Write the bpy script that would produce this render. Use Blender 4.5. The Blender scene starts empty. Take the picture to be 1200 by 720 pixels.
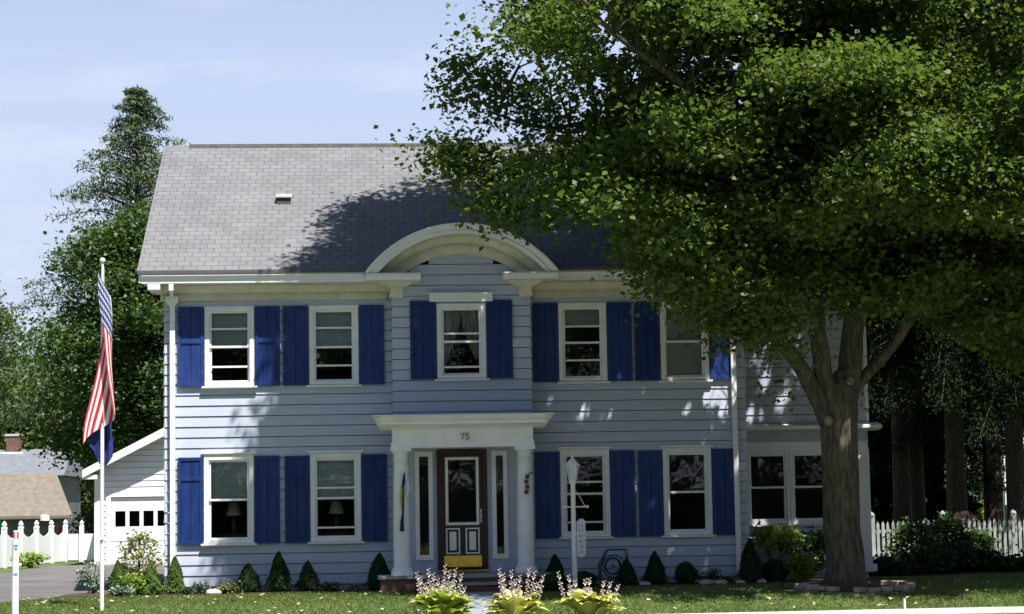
import bpy, math, random
import numpy as np
from mathutils import Vector, Matrix
random.seed(7); rng = np.random.default_rng(11)
SC = bpy.context.scene; COL = SC.collection
R = math.radians

# ---------------------------------------------------------------- camera, sky, sun, exposure
FPX, CW, CH = 2400.0, 1200.0, 720.0
YAW, PITCH, ROLL = R(4.01), R(5.57), R(1.0)
CAM = Vector((-1.56, -37.2, 1.65))
FWD = Vector((math.sin(YAW)*math.cos(PITCH), math.cos(YAW)*math.cos(PITCH), math.sin(PITCH)))
RGT = Vector((math.cos(YAW), -math.sin(YAW), 0)); UPV = RGT.cross(FWD)
cx = RGT*math.cos(ROLL) - UPV*math.sin(ROLL); cy = RGT*math.sin(ROLL) + UPV*math.cos(ROLL)
cd = bpy.data.cameras.new('camera'); cam = bpy.data.objects.new('camera', cd); COL.objects.link(cam)
cam.matrix_world = Matrix(((cx.x, cy.x, -FWD.x, CAM.x), (cx.y, cy.y, -FWD.y, CAM.y), (cx.z, cy.z, -FWD.z, CAM.z), (0, 0, 0, 1)))
cd.sensor_width = 36; cd.lens = 36*FPX/CW; cd.clip_start = .1; cd.clip_end = 2000
SC.camera = cam
SUN_AZ, SUN_EL = R(29), R(62)                       # to the right of the facade's normal, high
SDIR = Vector((math.sin(SUN_AZ)*math.cos(SUN_EL), -math.cos(SUN_AZ)*math.cos(SUN_EL), math.sin(SUN_EL)))
HAZE_LOW, HAZE_HIGH = (7.3, 8.1, 9.8), (5.6, 6.9, 9.7)
w = bpy.data.worlds.new('World'); SC.world = w; w.use_nodes = True
nt = w.node_tree; bg = nt.nodes['Background']
sky = nt.nodes.new('ShaderNodeTexSky'); sky.sky_type = 'NISHITA'; sky.sun_disc = False
sky.sun_elevation = SUN_EL; sky.sun_rotation = math.atan2(SDIR.x, SDIR.y); sky.air_density = 1.0; sky.dust_density = .8; sky.ozone_density = 4.0
# bright summer haze low over the horizon, thin cloud in it, clearing towards the zenith
tc = nt.nodes.new('ShaderNodeTexCoord'); mp = nt.nodes.new('ShaderNodeMapping'); mp.inputs['Scale'].default_value = (1.4, 1.4, 7); L_ = nt.links.new
nz = nt.nodes.new('ShaderNodeTexNoise'); nz.inputs['Scale'].default_value = 2.6; nz.inputs['Detail'].default_value = 7; nz.inputs['Roughness'].default_value = .6
sp = nt.nodes.new('ShaderNodeSeparateXYZ'); L_(tc.outputs['Generated'], sp.inputs[0]); L_(tc.outputs['Generated'], mp.inputs[0]); L_(mp.outputs[0], nz.inputs['Vector'])
e1 = nt.nodes.new('ShaderNodeValToRGB'); L_(sp.outputs[2], e1.inputs[0]); e1.color_ramp.elements[0].position = 0; e1.color_ramp.elements[0].color = (*[c/12 for c in HAZE_LOW], 1); e1.color_ramp.elements[1].position = .26; e1.color_ramp.elements[1].color = (*[c/12 for c in HAZE_HIGH], 1)
sc_ = nt.nodes.new('ShaderNodeVectorMath'); sc_.operation = 'SCALE'; sc_.inputs['Scale'].default_value = 12; L_(e1.outputs[0], sc_.inputs[0])
rp = nt.nodes.new('ShaderNodeMapRange'); rp.inputs['From Min'].default_value = .47; rp.inputs['From Max'].default_value = .72; rp.inputs['To Min'].default_value = 0; rp.inputs['To Max'].default_value = .6; L_(nz.outputs[0], rp.inputs[0])
cl = nt.nodes.new('ShaderNodeMix'); cl.data_type = 'RGBA'; cl.inputs['B'].default_value = (9.3, 9.9, 11.2, 1); L_(rp.outputs[0], cl.inputs['Factor']); L_(sc_.outputs[0], cl.inputs['A'])
hz_ = nt.nodes.new('ShaderNodeMapRange'); hz_.interpolation_type = 'SMOOTHSTEP'; hz_.inputs['From Min'].default_value = .2; hz_.inputs['From Max'].default_value = .42; hz_.inputs['To Min'].default_value = 1; hz_.inputs['To Max'].default_value = .03; L_(sp.outputs[2], hz_.inputs[0])
mx = nt.nodes.new('ShaderNodeMix'); mx.data_type = 'RGBA'; L_(hz_.outputs[0], mx.inputs['Factor']); L_(sky.outputs[0], mx.inputs['A']); L_(cl.outputs['Result'], mx.inputs['B']); L_(mx.outputs['Result'], bg.inputs[0])
bg.inputs[1].default_value = .05
sd = bpy.data.lights.new('sun', 'SUN'); sd.energy = 5.0; sd.angle = R(.53); sd.color = (1, .965, .9)
so = bpy.data.objects.new('sun', sd); COL.objects.link(so); so.rotation_euler = SDIR.to_track_quat('Z', 'Y').to_euler(); so.location = (10, -20, 40)
SC.view_settings.view_transform = 'Standard'; SC.view_settings.look = 'None'; SC.view_settings.exposure = .95; SC.view_settings.gamma = 1
SC.render.engine = 'CYCLES'; SC.render.resolution_x = 1024; SC.render.resolution_y = 614
SC.cycles.max_bounces = 6; SC.cycles.transparent_max_bounces = 8

def at(u, v, y):                                    # photo pixel -> point on the vertical plane at that depth
    p, q = u-600, v-360; c, s = math.cos(ROLL), math.sin(ROLL)
    d = FWD + RGT*((p*c-q*s)/FPX) - UPV*((p*s+q*c)/FPX)
    return CAM + d*((y-CAM.y)/d.y)
def proj(P):                                        # arrays of points -> photo pixels
    d = np.asarray(P) - np.array(CAM); x, y, z = d@np.array(RGT), d@np.array(UPV), d@np.array(FWD)
    a, b = FPX*x/z, -FPX*y/z; c, s = math.cos(ROLL), math.sin(ROLL)
    return 600+a*c+b*s, 360-a*s+b*c
def gz(x, y):
    t = min(max((y+6.4)/2.9, 0), 1); z = .2*t*t*(3-2*t)
    t = min(max((y-30)/9, 0), 1); z -= 1.3*t*t*(3-2*t)*min(max((2-x)/6, 0), 1)
    return z

# ---------------------------------------------------------------- materials
def mat(name, col, rough=.6, var=.0, scale=4., col2=None, bump=0., bscale=30., spec=.4, metal=0., stretch=(1, 1, 1), detail=5, lo=.35, hi=.65):
    m = bpy.data.materials.new(name); m.use_nodes = True; t = m.node_tree; b = t.nodes['Principled BSDF']
    b.inputs['Base Color'].default_value = (*col, 1); b.inputs['Roughness'].default_value = rough
    b.inputs['Specular IOR Level'].default_value = spec; b.inputs['Metallic'].default_value = metal
    if col2 or bump:
        c = t.nodes.new('ShaderNodeTexCoord'); mp = t.nodes.new('ShaderNodeMapping'); mp.inputs['Scale'].default_value = stretch
        t.links.new(c.outputs['Object'], mp.inputs[0])
    if col2:
        n = t.nodes.new('ShaderNodeTexNoise'); n.inputs['Scale'].default_value = scale; n.inputs['Detail'].default_value = detail
        t.links.new(mp.outputs[0], n.inputs['Vector'])
        r = t.nodes.new('ShaderNodeValToRGB'); r.color_ramp.elements[0].position = lo; r.color_ramp.elements[1].position = hi
        r.color_ramp.elements[0].color = (*col, 1); r.color_ramp.elements[1].color = (*col2, 1)
        t.links.new(n.outputs[0], r.inputs[0]); t.links.new(r.outputs[0], b.inputs['Base Color'])
    if bump:
        n = t.nodes.new('ShaderNodeTexNoise'); n.inputs['Scale'].default_value = bscale; n.inputs['Detail'].default_value = 6
        t.links.new(mp.outputs[0], n.inputs['Vector']); bp = t.nodes.new('ShaderNodeBump'); bp.inputs['Strength'].default_value = bump; bp.inputs['Distance'].default_value = .02
        t.links.new(n.outputs[0], bp.inputs['Height']); t.links.new(bp.outputs[0], b.inputs['Normal'])
    return m
def leafmat(name, c1, c2, trans, tw=.35, rough=.5, spec=.35, vary=2.5):
    m = bpy.data.materials.new(name); m.use_nodes = True; t = m.node_tree; b = t.nodes['Principled BSDF']; out = t.nodes['Material Output']
    g = t.nodes.new('ShaderNodeNewGeometry'); c = t.nodes.new('ShaderNodeTexCoord'); n = t.nodes.new('ShaderNodeTexNoise'); n.inputs['Scale'].default_value = vary; n.inputs['Detail'].default_value = 3
    t.links.new(c.outputs['Object'], n.inputs['Vector'])
    a = t.nodes.new('ShaderNodeMath'); a.operation = 'MULTIPLY_ADD'; a.inputs[1].default_value = .6; t.links.new(g.outputs['Random Per Island'], a.inputs[0])
    s = t.nodes.new('ShaderNodeMath'); s.operation = 'MULTIPLY_ADD'; s.inputs[1].default_value = 1.4; s.inputs[2].default_value = -.5; t.links.new(n.outputs[0], s.inputs[0]); t.links.new(s.outputs[0], a.inputs[2])
    mixc = t.nodes.new('ShaderNodeMix'); mixc.data_type = 'RGBA'; mixc.inputs['A'].default_value = (*c1, 1); mixc.inputs['B'].default_value = (*c2, 1); mixc.clamp_factor = True
    t.links.new(a.outputs[0], mixc.inputs['Factor']); t.links.new(mixc.outputs['Result'], b.inputs['Base Color'])
    b.inputs['Roughness'].default_value = rough; b.inputs['Specular IOR Level'].default_value = spec
    tr = t.nodes.new('ShaderNodeBsdfTranslucent'); tr.inputs[0].default_value = (*trans, 1); ms = t.nodes.new('ShaderNodeMixShader'); ms.inputs[0].default_value = tw
    t.links.new(b.outputs[0], ms.inputs[1]); t.links.new(tr.outputs[0], ms.inputs[2]); t.links.new(ms.outputs[0], out.inputs[0])
    return m
M = {}
M['siding'] = mat('siding_paint', (.425, .47, .585), .62, scale=2.6, col2=(.475, .515, .625), lo=.3, hi=.7, bump=.14, bscale=60, stretch=(.6, .6, 5))
M['trim'] = mat('white_trim_paint', (.74, .75, .76), .5, scale=3, col2=(.82, .82, .82), bump=.06, bscale=40)
M['cream'] = mat('cream_paint', (.60, .58, .47), .55, scale=5, col2=(.70, .68, .57), bump=.08, bscale=40)
M['blue'] = mat('shutter_blue', (.005, .026, .145), .5, scale=3.5, col2=(.012, .043, .20), bump=.15, bscale=50, stretch=(4, 1, .6), spec=.3)
_t = M['blue'].node_tree; _b = _t.nodes['Principled BSDF']; _l = _b.inputs['Base Color'].links[0]; _s = _l.from_socket; _oi = _t.nodes.new('ShaderNodeObjectInfo'); _hs = _t.nodes.new('ShaderNodeHueSaturation')
_m1 = _t.nodes.new('ShaderNodeMapRange'); _m1.inputs['To Min'].default_value = .78; _m1.inputs['To Max'].default_value = 1.15; _m2 = _t.nodes.new('ShaderNodeMapRange'); _m2.inputs['To Min'].default_value = 1.0; _m2.inputs['To Max'].default_value = .94
for _m in (_m1, _m2): _t.links.new(_oi.outputs['Random'], _m.inputs[0])
_t.links.new(_m1.outputs[0], _hs.inputs['Value']); _t.links.new(_m2.outputs[0], _hs.inputs['Saturation']); _t.links.new(_s, _hs.inputs['Color']); _t.links.new(_hs.outputs[0], _b.inputs['Base Color'])
M['red'] = mat('oxblood_paint', (.030, .006, .007), .35, scale=6, col2=(.042, .009, .010))
M['brass'] = mat('brass', (.75, .55, .12), .28, metal=1, scale=12, col2=(.6, .42, .08), bump=.1, bscale=15)
M['metal'] = mat('dark_metal', (.03, .03, .035), .5, scale=20, col2=(.06, .06, .06))
M['blind'] = mat('window_blind', (.66, .72, .70), .8, scale=6, col2=(.74, .78, .76), bump=.4, bscale=8, stretch=(.4, 1, 8))
M['curtain'] = mat('curtain_cloth', (.42, .42, .38), .9, scale=9, col2=(.58, .57, .52), bump=.3, bscale=14, stretch=(5, 1, .4))
M['room'] = mat('room_plaster', (.26, .21, .17), .9, scale=1.3, col2=(.36, .30, .25))
M['floorwood'] = mat('floor_boards', (.12, .07, .04), .6, scale=4, col2=(.17, .10, .06))
M['shade'] = mat('lamp_shade_cloth', (.75, .68, .55), .9, scale=12, col2=(.82, .76, .64))
M['brick'] = mat('red_brick', (.11, .06, .045), .85, scale=9, col2=(.17, .09, .065), bump=.4, bscale=25)
M['stone'] = mat('edging_stone', (.24, .16, .13), .9, scale=5, col2=(.42, .33, .28), bump=.6, bscale=12)
M['pale_stone'] = mat('pale_stone', (.42, .38, .36), .9, scale=7, col2=(.6, .55, .52), bump=.5, bscale=12)
M['concrete'] = mat('concrete', (.42, .41, .38), .85, scale=1.4, col2=(.52, .51, .48), bump=.25, bscale=40)
M['slate'] = mat('walk_slate', (.2, .22, .25), .8, scale=1.5, col2=(.28, .3, .33), bump=.3, bscale=25)
M['asphalt'] = mat('asphalt', (.10, .095, .095), .9, scale=.7, col2=(.15, .14, .138), bump=.5, bscale=120)
M['road'] = mat('road_asphalt', (.05, .05, .05), .9, scale=.6, col2=(.075, .073, .07), bump=.5, bscale=90)
M['roadpaint'] = mat('road_paint', (.6, .5, .12), .7, scale=9, col2=(.4, .34, .1))
M['mulch'] = mat('mulch', (.035, .022, .015), .95, scale=18, col2=(.10, .06, .04), bump=1., bscale=45)
M['bark'] = mat('maple_bark', (.034, .031, .019), .9, scale=5, col2=(.105, .094, .062), bump=1.5, bscale=9, stretch=(3, 3, .7))
M['bark_dark'] = mat('conifer_bark', (.035, .025, .02), .9, scale=5, col2=(.08, .055, .045), bump=1, bscale=9, stretch=(3, 3, .7))
M['cutwood'] = mat('healed_branch_scar', (.16, .12, .095), .9, scale=14, col2=(.26, .2, .16), bump=.5, bscale=20)
M['vinyl'] = mat('white_vinyl', (.80, .81, .83), .4, scale=2, col2=(.84, .85, .86))
M['dimwhite'] = mat('dimmed_white_paint', (.24, .255, .25), .7, scale=4, col2=(.40, .42, .42), bump=.3, bscale=30)  # white paint darkened to hold the shade on the picket fence
M['tanroof'] = mat('tan_shingles', (.15, .125, .10), .9, scale=4, col2=(.19, .165, .14), bump=.4, bscale=20)
M['greyroof'] = mat('grey_shingles_far', (.13, .14, .165), .9, scale=4, col2=(.17, .18, .20), bump=.4, bscale=20)
M['darkwall'] = mat('dark_grey_siding', (.09, .10, .11), .8, scale=2, col2=(.14, .15, .16))
M['teal'] = mat('teal_paint', (.05, .33, .26), .6, scale=4, col2=(.07, .4, .32))
M['terracotta'] = mat('terracotta', (.42, .14, .08), .8, scale=10, col2=(.5, .2, .12))
M['flower'] = mat('pale_lilac_petals', (.42, .33, .36), .7, scale=30, col2=(.66, .57, .57))
M['pink'] = mat('pink_petals', (.6, .28, .28), .7, scale=30, col2=(.8, .65, .62))
M['stalk'] = mat('flower_stalk', (.22, .22, .12), .7, scale=30, col2=(.33, .28, .2))
M['yellow'] = mat('yellow_fabric', (.38, .36, .08), .8, scale=20, col2=(.5, .48, .16))
M['darkcloth'] = mat('navy_cloth', (.01, .015, .05), .8, scale=20, col2=(.02, .02, .03))
M['navyflag'] = mat('navy_flag_cloth', (.012, .022, .13), .8, scale=20, col2=(.02, .03, .17))
M['maroon'] = mat('maroon_wood', (.07, .018, .014), .6, scale=30, col2=(.15, .05, .04))
M['signwhite'] = mat('sign_white', (.62, .62, .68), .5, scale=6, col2=(.7, .7, .75))
M['signink'] = mat('sign_ink', (.24, .25, .42), .6)
M['stickred'] = mat('sticker_red', (.5, .06, .06), .5)
M['stickblue'] = mat('sticker_blue', (.1, .25, .4), .5)
M['number'] = mat('number_metal', (.17, .17, .14), .5, metal=.2)
M['leaf'] = leafmat('maple_leaves', (.036, .080, .017), (.115, .17, .034), (.18, .27, .03), .38, .5, .3, vary=1.1)
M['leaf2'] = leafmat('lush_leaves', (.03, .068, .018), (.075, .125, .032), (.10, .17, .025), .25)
M['leaf3'] = leafmat('woodland_leaves', (.05, .085, .03), (.10, .14, .045), (.14, .2, .04), .25, vary=.5)
M['spruce'] = leafmat('spruce_needles', (.06, .10, .045), (.13, .165, .08), (.06, .09, .04), .12, .7, .2)
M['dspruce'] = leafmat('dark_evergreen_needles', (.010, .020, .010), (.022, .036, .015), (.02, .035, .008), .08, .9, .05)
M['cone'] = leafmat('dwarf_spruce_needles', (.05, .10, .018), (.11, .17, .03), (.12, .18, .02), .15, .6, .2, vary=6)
M['conedark'] = leafmat('shaded_needles', (.018, .045, .014), (.04, .08, .024), (.04, .08, .015), .12, .6, .2, vary=6)  # darker copy of the cone needles, shade painted in for the shaded shrubs
M['varieg'] = leafmat('variegated_leaves', (.10, .14, .05), (.42, .42, .16), (.3, .35, .08), .2, vary=9)
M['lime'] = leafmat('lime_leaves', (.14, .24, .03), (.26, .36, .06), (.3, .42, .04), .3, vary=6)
M['hosta'] = leafmat('hosta_leaves', (.20, .32, .04), (.50, .52, .13), (.40, .48, .05), .25, .45, .4, vary=7)
M['hosta2'] = leafmat('golden_hosta_leaves', (.42, .44, .08), (.62, .62, .27), (.5, .52, .08), .2, .45, .4, vary=7)
M['silver'] = leafmat('grey_green_leaves', (.16, .24, .19), (.28, .36, .29), (.15, .2, .12), .15, vary=8)
M['dry_leaf'] = mat('dry_leaf', (.30, .26, .11), .8, scale=2, col2=(.45, .44, .24))
M['blade'] = leafmat('grass_blades', (.10, .155, .035), (.18, .235, .07), (.16, .22, .04), .3, vary=.45)
M['lawn'] = mat('lawn', (.075, .115, .034), .95, scale=1.1, col2=(.125, .165, .058), bump=1.0, bscale=110, detail=8, spec=.1)

def glass():
    m = bpy.data.materials.new('window_glass'); m.use_nodes = True; t = m.node_tree; t.nodes.remove(t.nodes['Principled BSDF']); out = t.nodes['Material Output']
    tr = t.nodes.new('ShaderNodeBsdfTransparent'); tr.inputs[0].default_value = (.86, .89, .88, 1); gl = t.nodes.new('ShaderNodeBsdfGlossy'); gl.inputs['Roughness'].default_value = .02
    fr = t.nodes.new('ShaderNodeFresnel'); fr.inputs[0].default_value = 1.5; n = t.nodes.new('ShaderNodeTexNoise'); n.inputs['Scale'].default_value = 1.7
    c = t.nodes.new('ShaderNodeTexCoord'); t.links.new(c.outputs['Object'], n.inputs['Vector']); bp = t.nodes.new('ShaderNodeBump'); bp.inputs['Strength'].default_value = .25; bp.inputs['Distance'].default_value = .02
    t.links.new(n.outputs[0], bp.inputs['Height']); t.links.new(bp.outputs[0], gl.inputs['Normal'])
    ms = t.nodes.new('ShaderNodeMixShader'); t.links.new(fr.outputs[0], ms.inputs[0]); t.links.new(tr.outputs[0], ms.inputs[1]); t.links.new(gl.outputs[0], ms.inputs[2]); t.links.new(ms.outputs[0], out.inputs[0])
    return m
M['glass'] = glass()
def shingles():
    m = mat('roof_shingles', (.2, .2, .2), .9, bump=.35, bscale=90); t = m.node_tree; b = t.nodes['Principled BSDF']
    uv = t.nodes.new('ShaderNodeUVMap'); br = t.nodes.new('ShaderNodeTexBrick'); br.offset = .5; br.inputs['Scale'].default_value = 1
    br.inputs['Brick Width'].default_value = .25; br.inputs['Row Height'].default_value = .185; br.inputs['Mortar Size'].default_value = .013; br.inputs['Mortar Smooth'].default_value = .3
    br.inputs['Color1'].default_value = (.150, .153, .163, 1); br.inputs['Color2'].default_value = (.178, .18, .187, 1); br.inputs['Mortar'].default_value = (.10, .102, .112, 1); br.inputs['Bias'].default_value = -.1
    n = t.nodes.new('ShaderNodeTexNoise'); n.inputs['Scale'].default_value = 1.1; n.inputs['Detail'].default_value = 6
    r = t.nodes.new('ShaderNodeMapRange'); r.inputs['From Min'].default_value = .3; r.inputs['From Max'].default_value = .7; r.inputs['To Min'].default_value = .86; r.inputs['To Max'].default_value = 1.12
    mu = t.nodes.new('ShaderNodeMix'); mu.data_type = 'RGBA'; mu.blend_type = 'MULTIPLY'; mu.inputs['Factor'].default_value = 1
    t.links.new(uv.outputs[0], br.inputs['Vector']); t.links.new(uv.outputs[0], n.inputs['Vector']); t.links.new(n.outputs[0], r.inputs[0])
    t.links.new(br.outputs[0], mu.inputs['A']); t.links.new(r.outputs[0], mu.inputs['B']); t.links.new(mu.outputs['Result'], b.inputs['Base Color'])
    return m
M['shingle'] = shingles()
def flagmat():
    m = bpy.data.materials.new('flag_cloth'); m.use_nodes = True; t = m.node_tree; b = t.nodes['Principled BSDF']; b.inputs['Roughness'].default_value = .75
    L = t.links.new
    def mth(op, a, bb=None, c=None):
        n = t.nodes.new('ShaderNodeMath'); n.operation = op
        for i, v in enumerate((a, bb, c)):
            if v is None: continue
            if isinstance(v, (int, float)): n.inputs[i].default_value = v
            else: L(v, n.inputs[i])
        return n.outputs[0]
    uv = t.nodes.new('ShaderNodeUVMap'); s = t.nodes.new('ShaderNodeSeparateXYZ'); L(uv.outputs[0], s.inputs[0]); U, V = s.outputs[0], s.outputs[1]   # U along the fly, V down the hoist
    st = mth('MODULO', mth('FLOOR', mth('MULTIPLY', V, 13)), 2)      # 0 red, 1 white
    ca = mth('MULTIPLY', mth('LESS_THAN', U, .4), mth('LESS_THAN', V, 7/13))
    fu = mth('SUBTRACT', mth('FRACT', mth('MULTIPLY', U, 15)), .5); fv = mth('SUBTRACT', mth('FRACT', mth('MULTIPLY', V, 9/(7/13))), .5)
    d = mth('ADD', mth('MULTIPLY', fu, fu), mth('MULTIPLY', fv, fv)); star = mth('LESS_THAN', d, .085)
    def mixc(f, A, B):
        n = t.nodes.new('ShaderNodeMix'); n.data_type = 'RGBA'; L(f, n.inputs['Factor'])
        for k, v in (('A', A), ('B', B)):
            if isinstance(v, tuple): n.inputs[k].default_value = (*v, 1)
            else: L(v, n.inputs[k])
        return n.outputs['Result']
    stripes = mixc(st, (.52, .025, .05), (.8, .76, .76)); canton = mixc(star, (.02, .04, .2), (.8, .8, .8)); L(mixc(ca, stripes, canton), b.inputs['Base Color'])
    tr = t.nodes.new('ShaderNodeBsdfTranslucent'); L(mixc(ca, stripes, canton), tr.inputs[0]); ms = t.nodes.new('ShaderNodeMixShader'); ms.inputs[0].default_value = .25
    L(b.outputs[0], ms.inputs[1]); L(tr.outputs[0], ms.inputs[2]); L(ms.outputs[0], t.nodes['Material Output'].inputs[0])
    return m
M['flag'] = flagmat()

# ---------------------------------------------------------------- mesh builder
class MB:
    def __init__(s): s.v = []; s.f = []; s.uv = None
    def poly(s, pts, faces):
        o = len(s.v); s.v += [tuple(p) for p in pts]; s.f += [tuple(i+o for i in f) for f in faces]
    def box(s, x0, x1, y0, y1, z0, z1):
        s.poly([(x0, y0, z0), (x1, y0, z0), (x1, y1, z0), (x0, y1, z0), (x0, y0, z1), (x1, y0, z1), (x1, y1, z1), (x0, y1, z1)],
               [(0, 3, 2, 1), (4, 5, 6, 7), (0, 1, 5, 4), (1, 2, 6, 5), (2, 3, 7, 6), (3, 0, 4, 7)]); return s
    def hexa(s, a):                                  # 8 corners: bottom loop then top loop
        s.poly(a, [(0, 3, 2, 1), (4, 5, 6, 7), (0, 1, 5, 4), (1, 2, 6, 5), (2, 3, 7, 6), (3, 0, 4, 7)]); return s
    def prism(s, prof, x0, x1):                      # profile (y, z) extruded along x
        n = len(prof); s.poly([(x0, y, z) for y, z in prof]+[(x1, y, z) for y, z in prof],
               [tuple(range(n))[::-1], tuple(range(n, 2*n))]+[(i, (i+1) % n, n+(i+1) % n, n+i) for i in range(n)]); return s
    def prismy(s, prof, y0, y1):                     # profile (x, z) extruded along y
        n = len(prof); s.poly([(x, y0, z) for x, z in prof]+[(x, y1, z) for x, z in prof],
               [tuple(range(n)), tuple(range(n, 2*n))[::-1]]+[(i, n+i, n+(i+1) % n, (i+1) % n) for i in range(n)]); return s
    def lathe(s, c, prof, n=20):                     # profile (r, z) about a vertical axis at c
        o = len(s.v); k = len(prof)
        for r, z in prof:
            for i in range(n): a = 2*math.pi*i/n; s.v.append((c[0]+r*math.cos(a), c[1]+r*math.sin(a), c[2]+z))
        for j in range(k-1):
            for i in range(n): i2 = (i+1) % n; s.f.append((o+j*n+i, o+j*n+i2, o+(j+1)*n+i2, o+(j+1)*n+i))
        ends = s.v[o:o+n], s.v[o+(k-1)*n:o+k*n]; q = len(s.v); s.v += ends[0]+ends[1]; s.f.append(tuple(range(q, q+n))[::-1]); s.f.append(tuple(range(q+n, q+2*n))); return s
    def tube(s, pts, rad, n=10, wob=0):
        pts = [Vector(p) for p in pts]; o = len(s.v); k = len(pts); ref = Vector((.3, 1, .1)).normalized()
        if isinstance(rad, (int, float)): rad = [rad]*k
        for j, p in enumerate(pts):
            t = (pts[min(j+1, k-1)]-pts[max(j-1, 0)]).normalized(); a = t.cross(ref).normalized(); b = t.cross(a)
            for i in range(n):
                an = 2*math.pi*i/n; r = rad[j]*(1+(wob*(math.sin(an*3+j*.35)*.6+math.sin(an*5+1.3-j*.2)*.4+random.uniform(-.3, .3)) if wob else 0))
                s.v.append(tuple(p+a*(r*math.cos(an))+b*(r*math.sin(an))))
        for j in range(k-1):
            for i in range(n): i2 = (i+1) % n; s.f.append((o+j*n+i, o+j*n+i2, o+(j+1)*n+i2, o+(j+1)*n+i))
        ends = s.v[o:o+n], s.v[o+(k-1)*n:o+k*n]; q = len(s.v); s.v += ends[0]+ends[1]; s.f.append(tuple(range(q, q+n))[::-1]); s.f.append(tuple(range(q+n, q+2*n))); return s
    def ball(s, c, r, n=10, sq=(1, 1, 1), noise=0):
        o = len(s.v)
        for j in range(1, n):
            ph = math.pi*j/n
            for i in range(n*2):
                a = math.pi*i/n; q = r*(1+random.uniform(-noise, noise)); s.v.append((c[0]+q*sq[0]*math.sin(ph)*math.cos(a), c[1]+q*sq[1]*math.sin(ph)*math.sin(a), c[2]+q*sq[2]*math.cos(ph)))
        m = 2*n
        for j in range(n-2):
            for i in range(m): i2 = (i+1) % m; s.f.append((o+j*m+i, o+(j+1)*m+i, o+(j+1)*m+i2, o+j*m+i2))
        s.f.append(tuple(o+i for i in range(m))); s.f.append(tuple(o+(n-2)*m+i for i in range(m))[::-1]); return s
    def pieces(s):
        # faces that touch belong together, and so do shapes closer than half the larger one's size; the rest are parts of their own
        par = list(range(len(s.v)))
        def find(i):
            while par[i] != i: par[i] = par[par[i]]; i = par[i]
            return i
        for f in s.f:
            r = find(f[0])
            for i in f[1:]: par[find(i)] = r
        root = [find(i) for i in range(len(s.v))]; ids = sorted(set(root))
        if len(ids) == 1 or len(ids) > 700: return None
        A = np.array(s.v, float); R0 = np.array(root); lo = np.array([A[R0 == k].min(0) for k in ids]); hi = np.array([A[R0 == k].max(0) for k in ids]); size = (hi-lo).max(1); grp = list(range(len(ids)))
        def g(i):
            while grp[i] != i: i = grp[i]
            return i
        for i in range(len(ids)):
            gap = np.maximum(0, np.maximum(lo[i]-hi, lo-hi[i])); near = np.sqrt((gap**2).sum(1)) <= np.maximum(.02, .49*np.maximum(size[i], size))
            for j in np.nonzero(near)[0]:
                a, b_ = g(i), g(int(j))
                if a != b_: grp[b_] = a
        G_ = {k: g(i) for i, k in enumerate(ids)}; out = {}
        for f in s.f: out.setdefault(G_[root[f[0]]], []).append(f)
        return list(out.values()) if 1 < len(out) <= 12 else None
    def build(s, name, m, parent=None, smooth=False, bevel=0, whole=False):
        ps = None if whole else s.pieces()
        if ps:
            ps.sort(key=len, reverse=True); first = None
            for fs in ps:
                q = MB(); q.uv = s.uv; use = sorted({i for f in fs for i in f}); ix = {k: n_ for n_, k in enumerate(use)}; q.v = [s.v[i] for i in use]; q.f = [tuple(ix[i] for i in f) for f in fs]
                o = q.build(name, m, parent, smooth, bevel, True); first = first or o
            return first
        me = bpy.data.meshes.new(name); me.from_pydata(s.v, [], s.f); me.materials.append(M[m] if isinstance(m, str) else m)
        if s.uv:
            ul = me.uv_layers.new(name='UVMap')
            for l in me.loops: ul.data[l.index].uv = s.uv(me.vertices[l.vertex_index].co)
        me.validate(); me.update(); o = bpy.data.objects.new(name, me); COL.objects.link(o)
        if smooth: me.polygons.foreach_set('use_smooth', [len(p.vertices) < 5 for p in me.polygons])
        if bevel: b = o.modifiers.new('bevel', 'BEVEL'); b.width = bevel; b.segments = 2; b.limit_method = 'ANGLE'
        if parent: o.parent = parent
        if parent and parent.type == 'EMPTY': o.matrix_parent_inverse = Matrix.Translation(parent.location).inverted()
        return o
def box(x0, x1, y0, y1, z0, z1): return MB().box(x0, x1, y0, y1, z0, z1)
def empty(name, loc, label, cat, group=None):
    o = bpy.data.objects.new(name, None); COL.objects.link(o); o.location = loc; o.empty_display_size = .2
    return tag(o, label, cat, group)
def tag(o, label=None, cat=None, group=None, kind=None):
    for k, v in (('label', label), ('category', cat), ('group', group), ('kind', kind)):
        if v: o[k] = v
    return o
def struct(o): o['kind'] = 'structure'; return o

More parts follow.
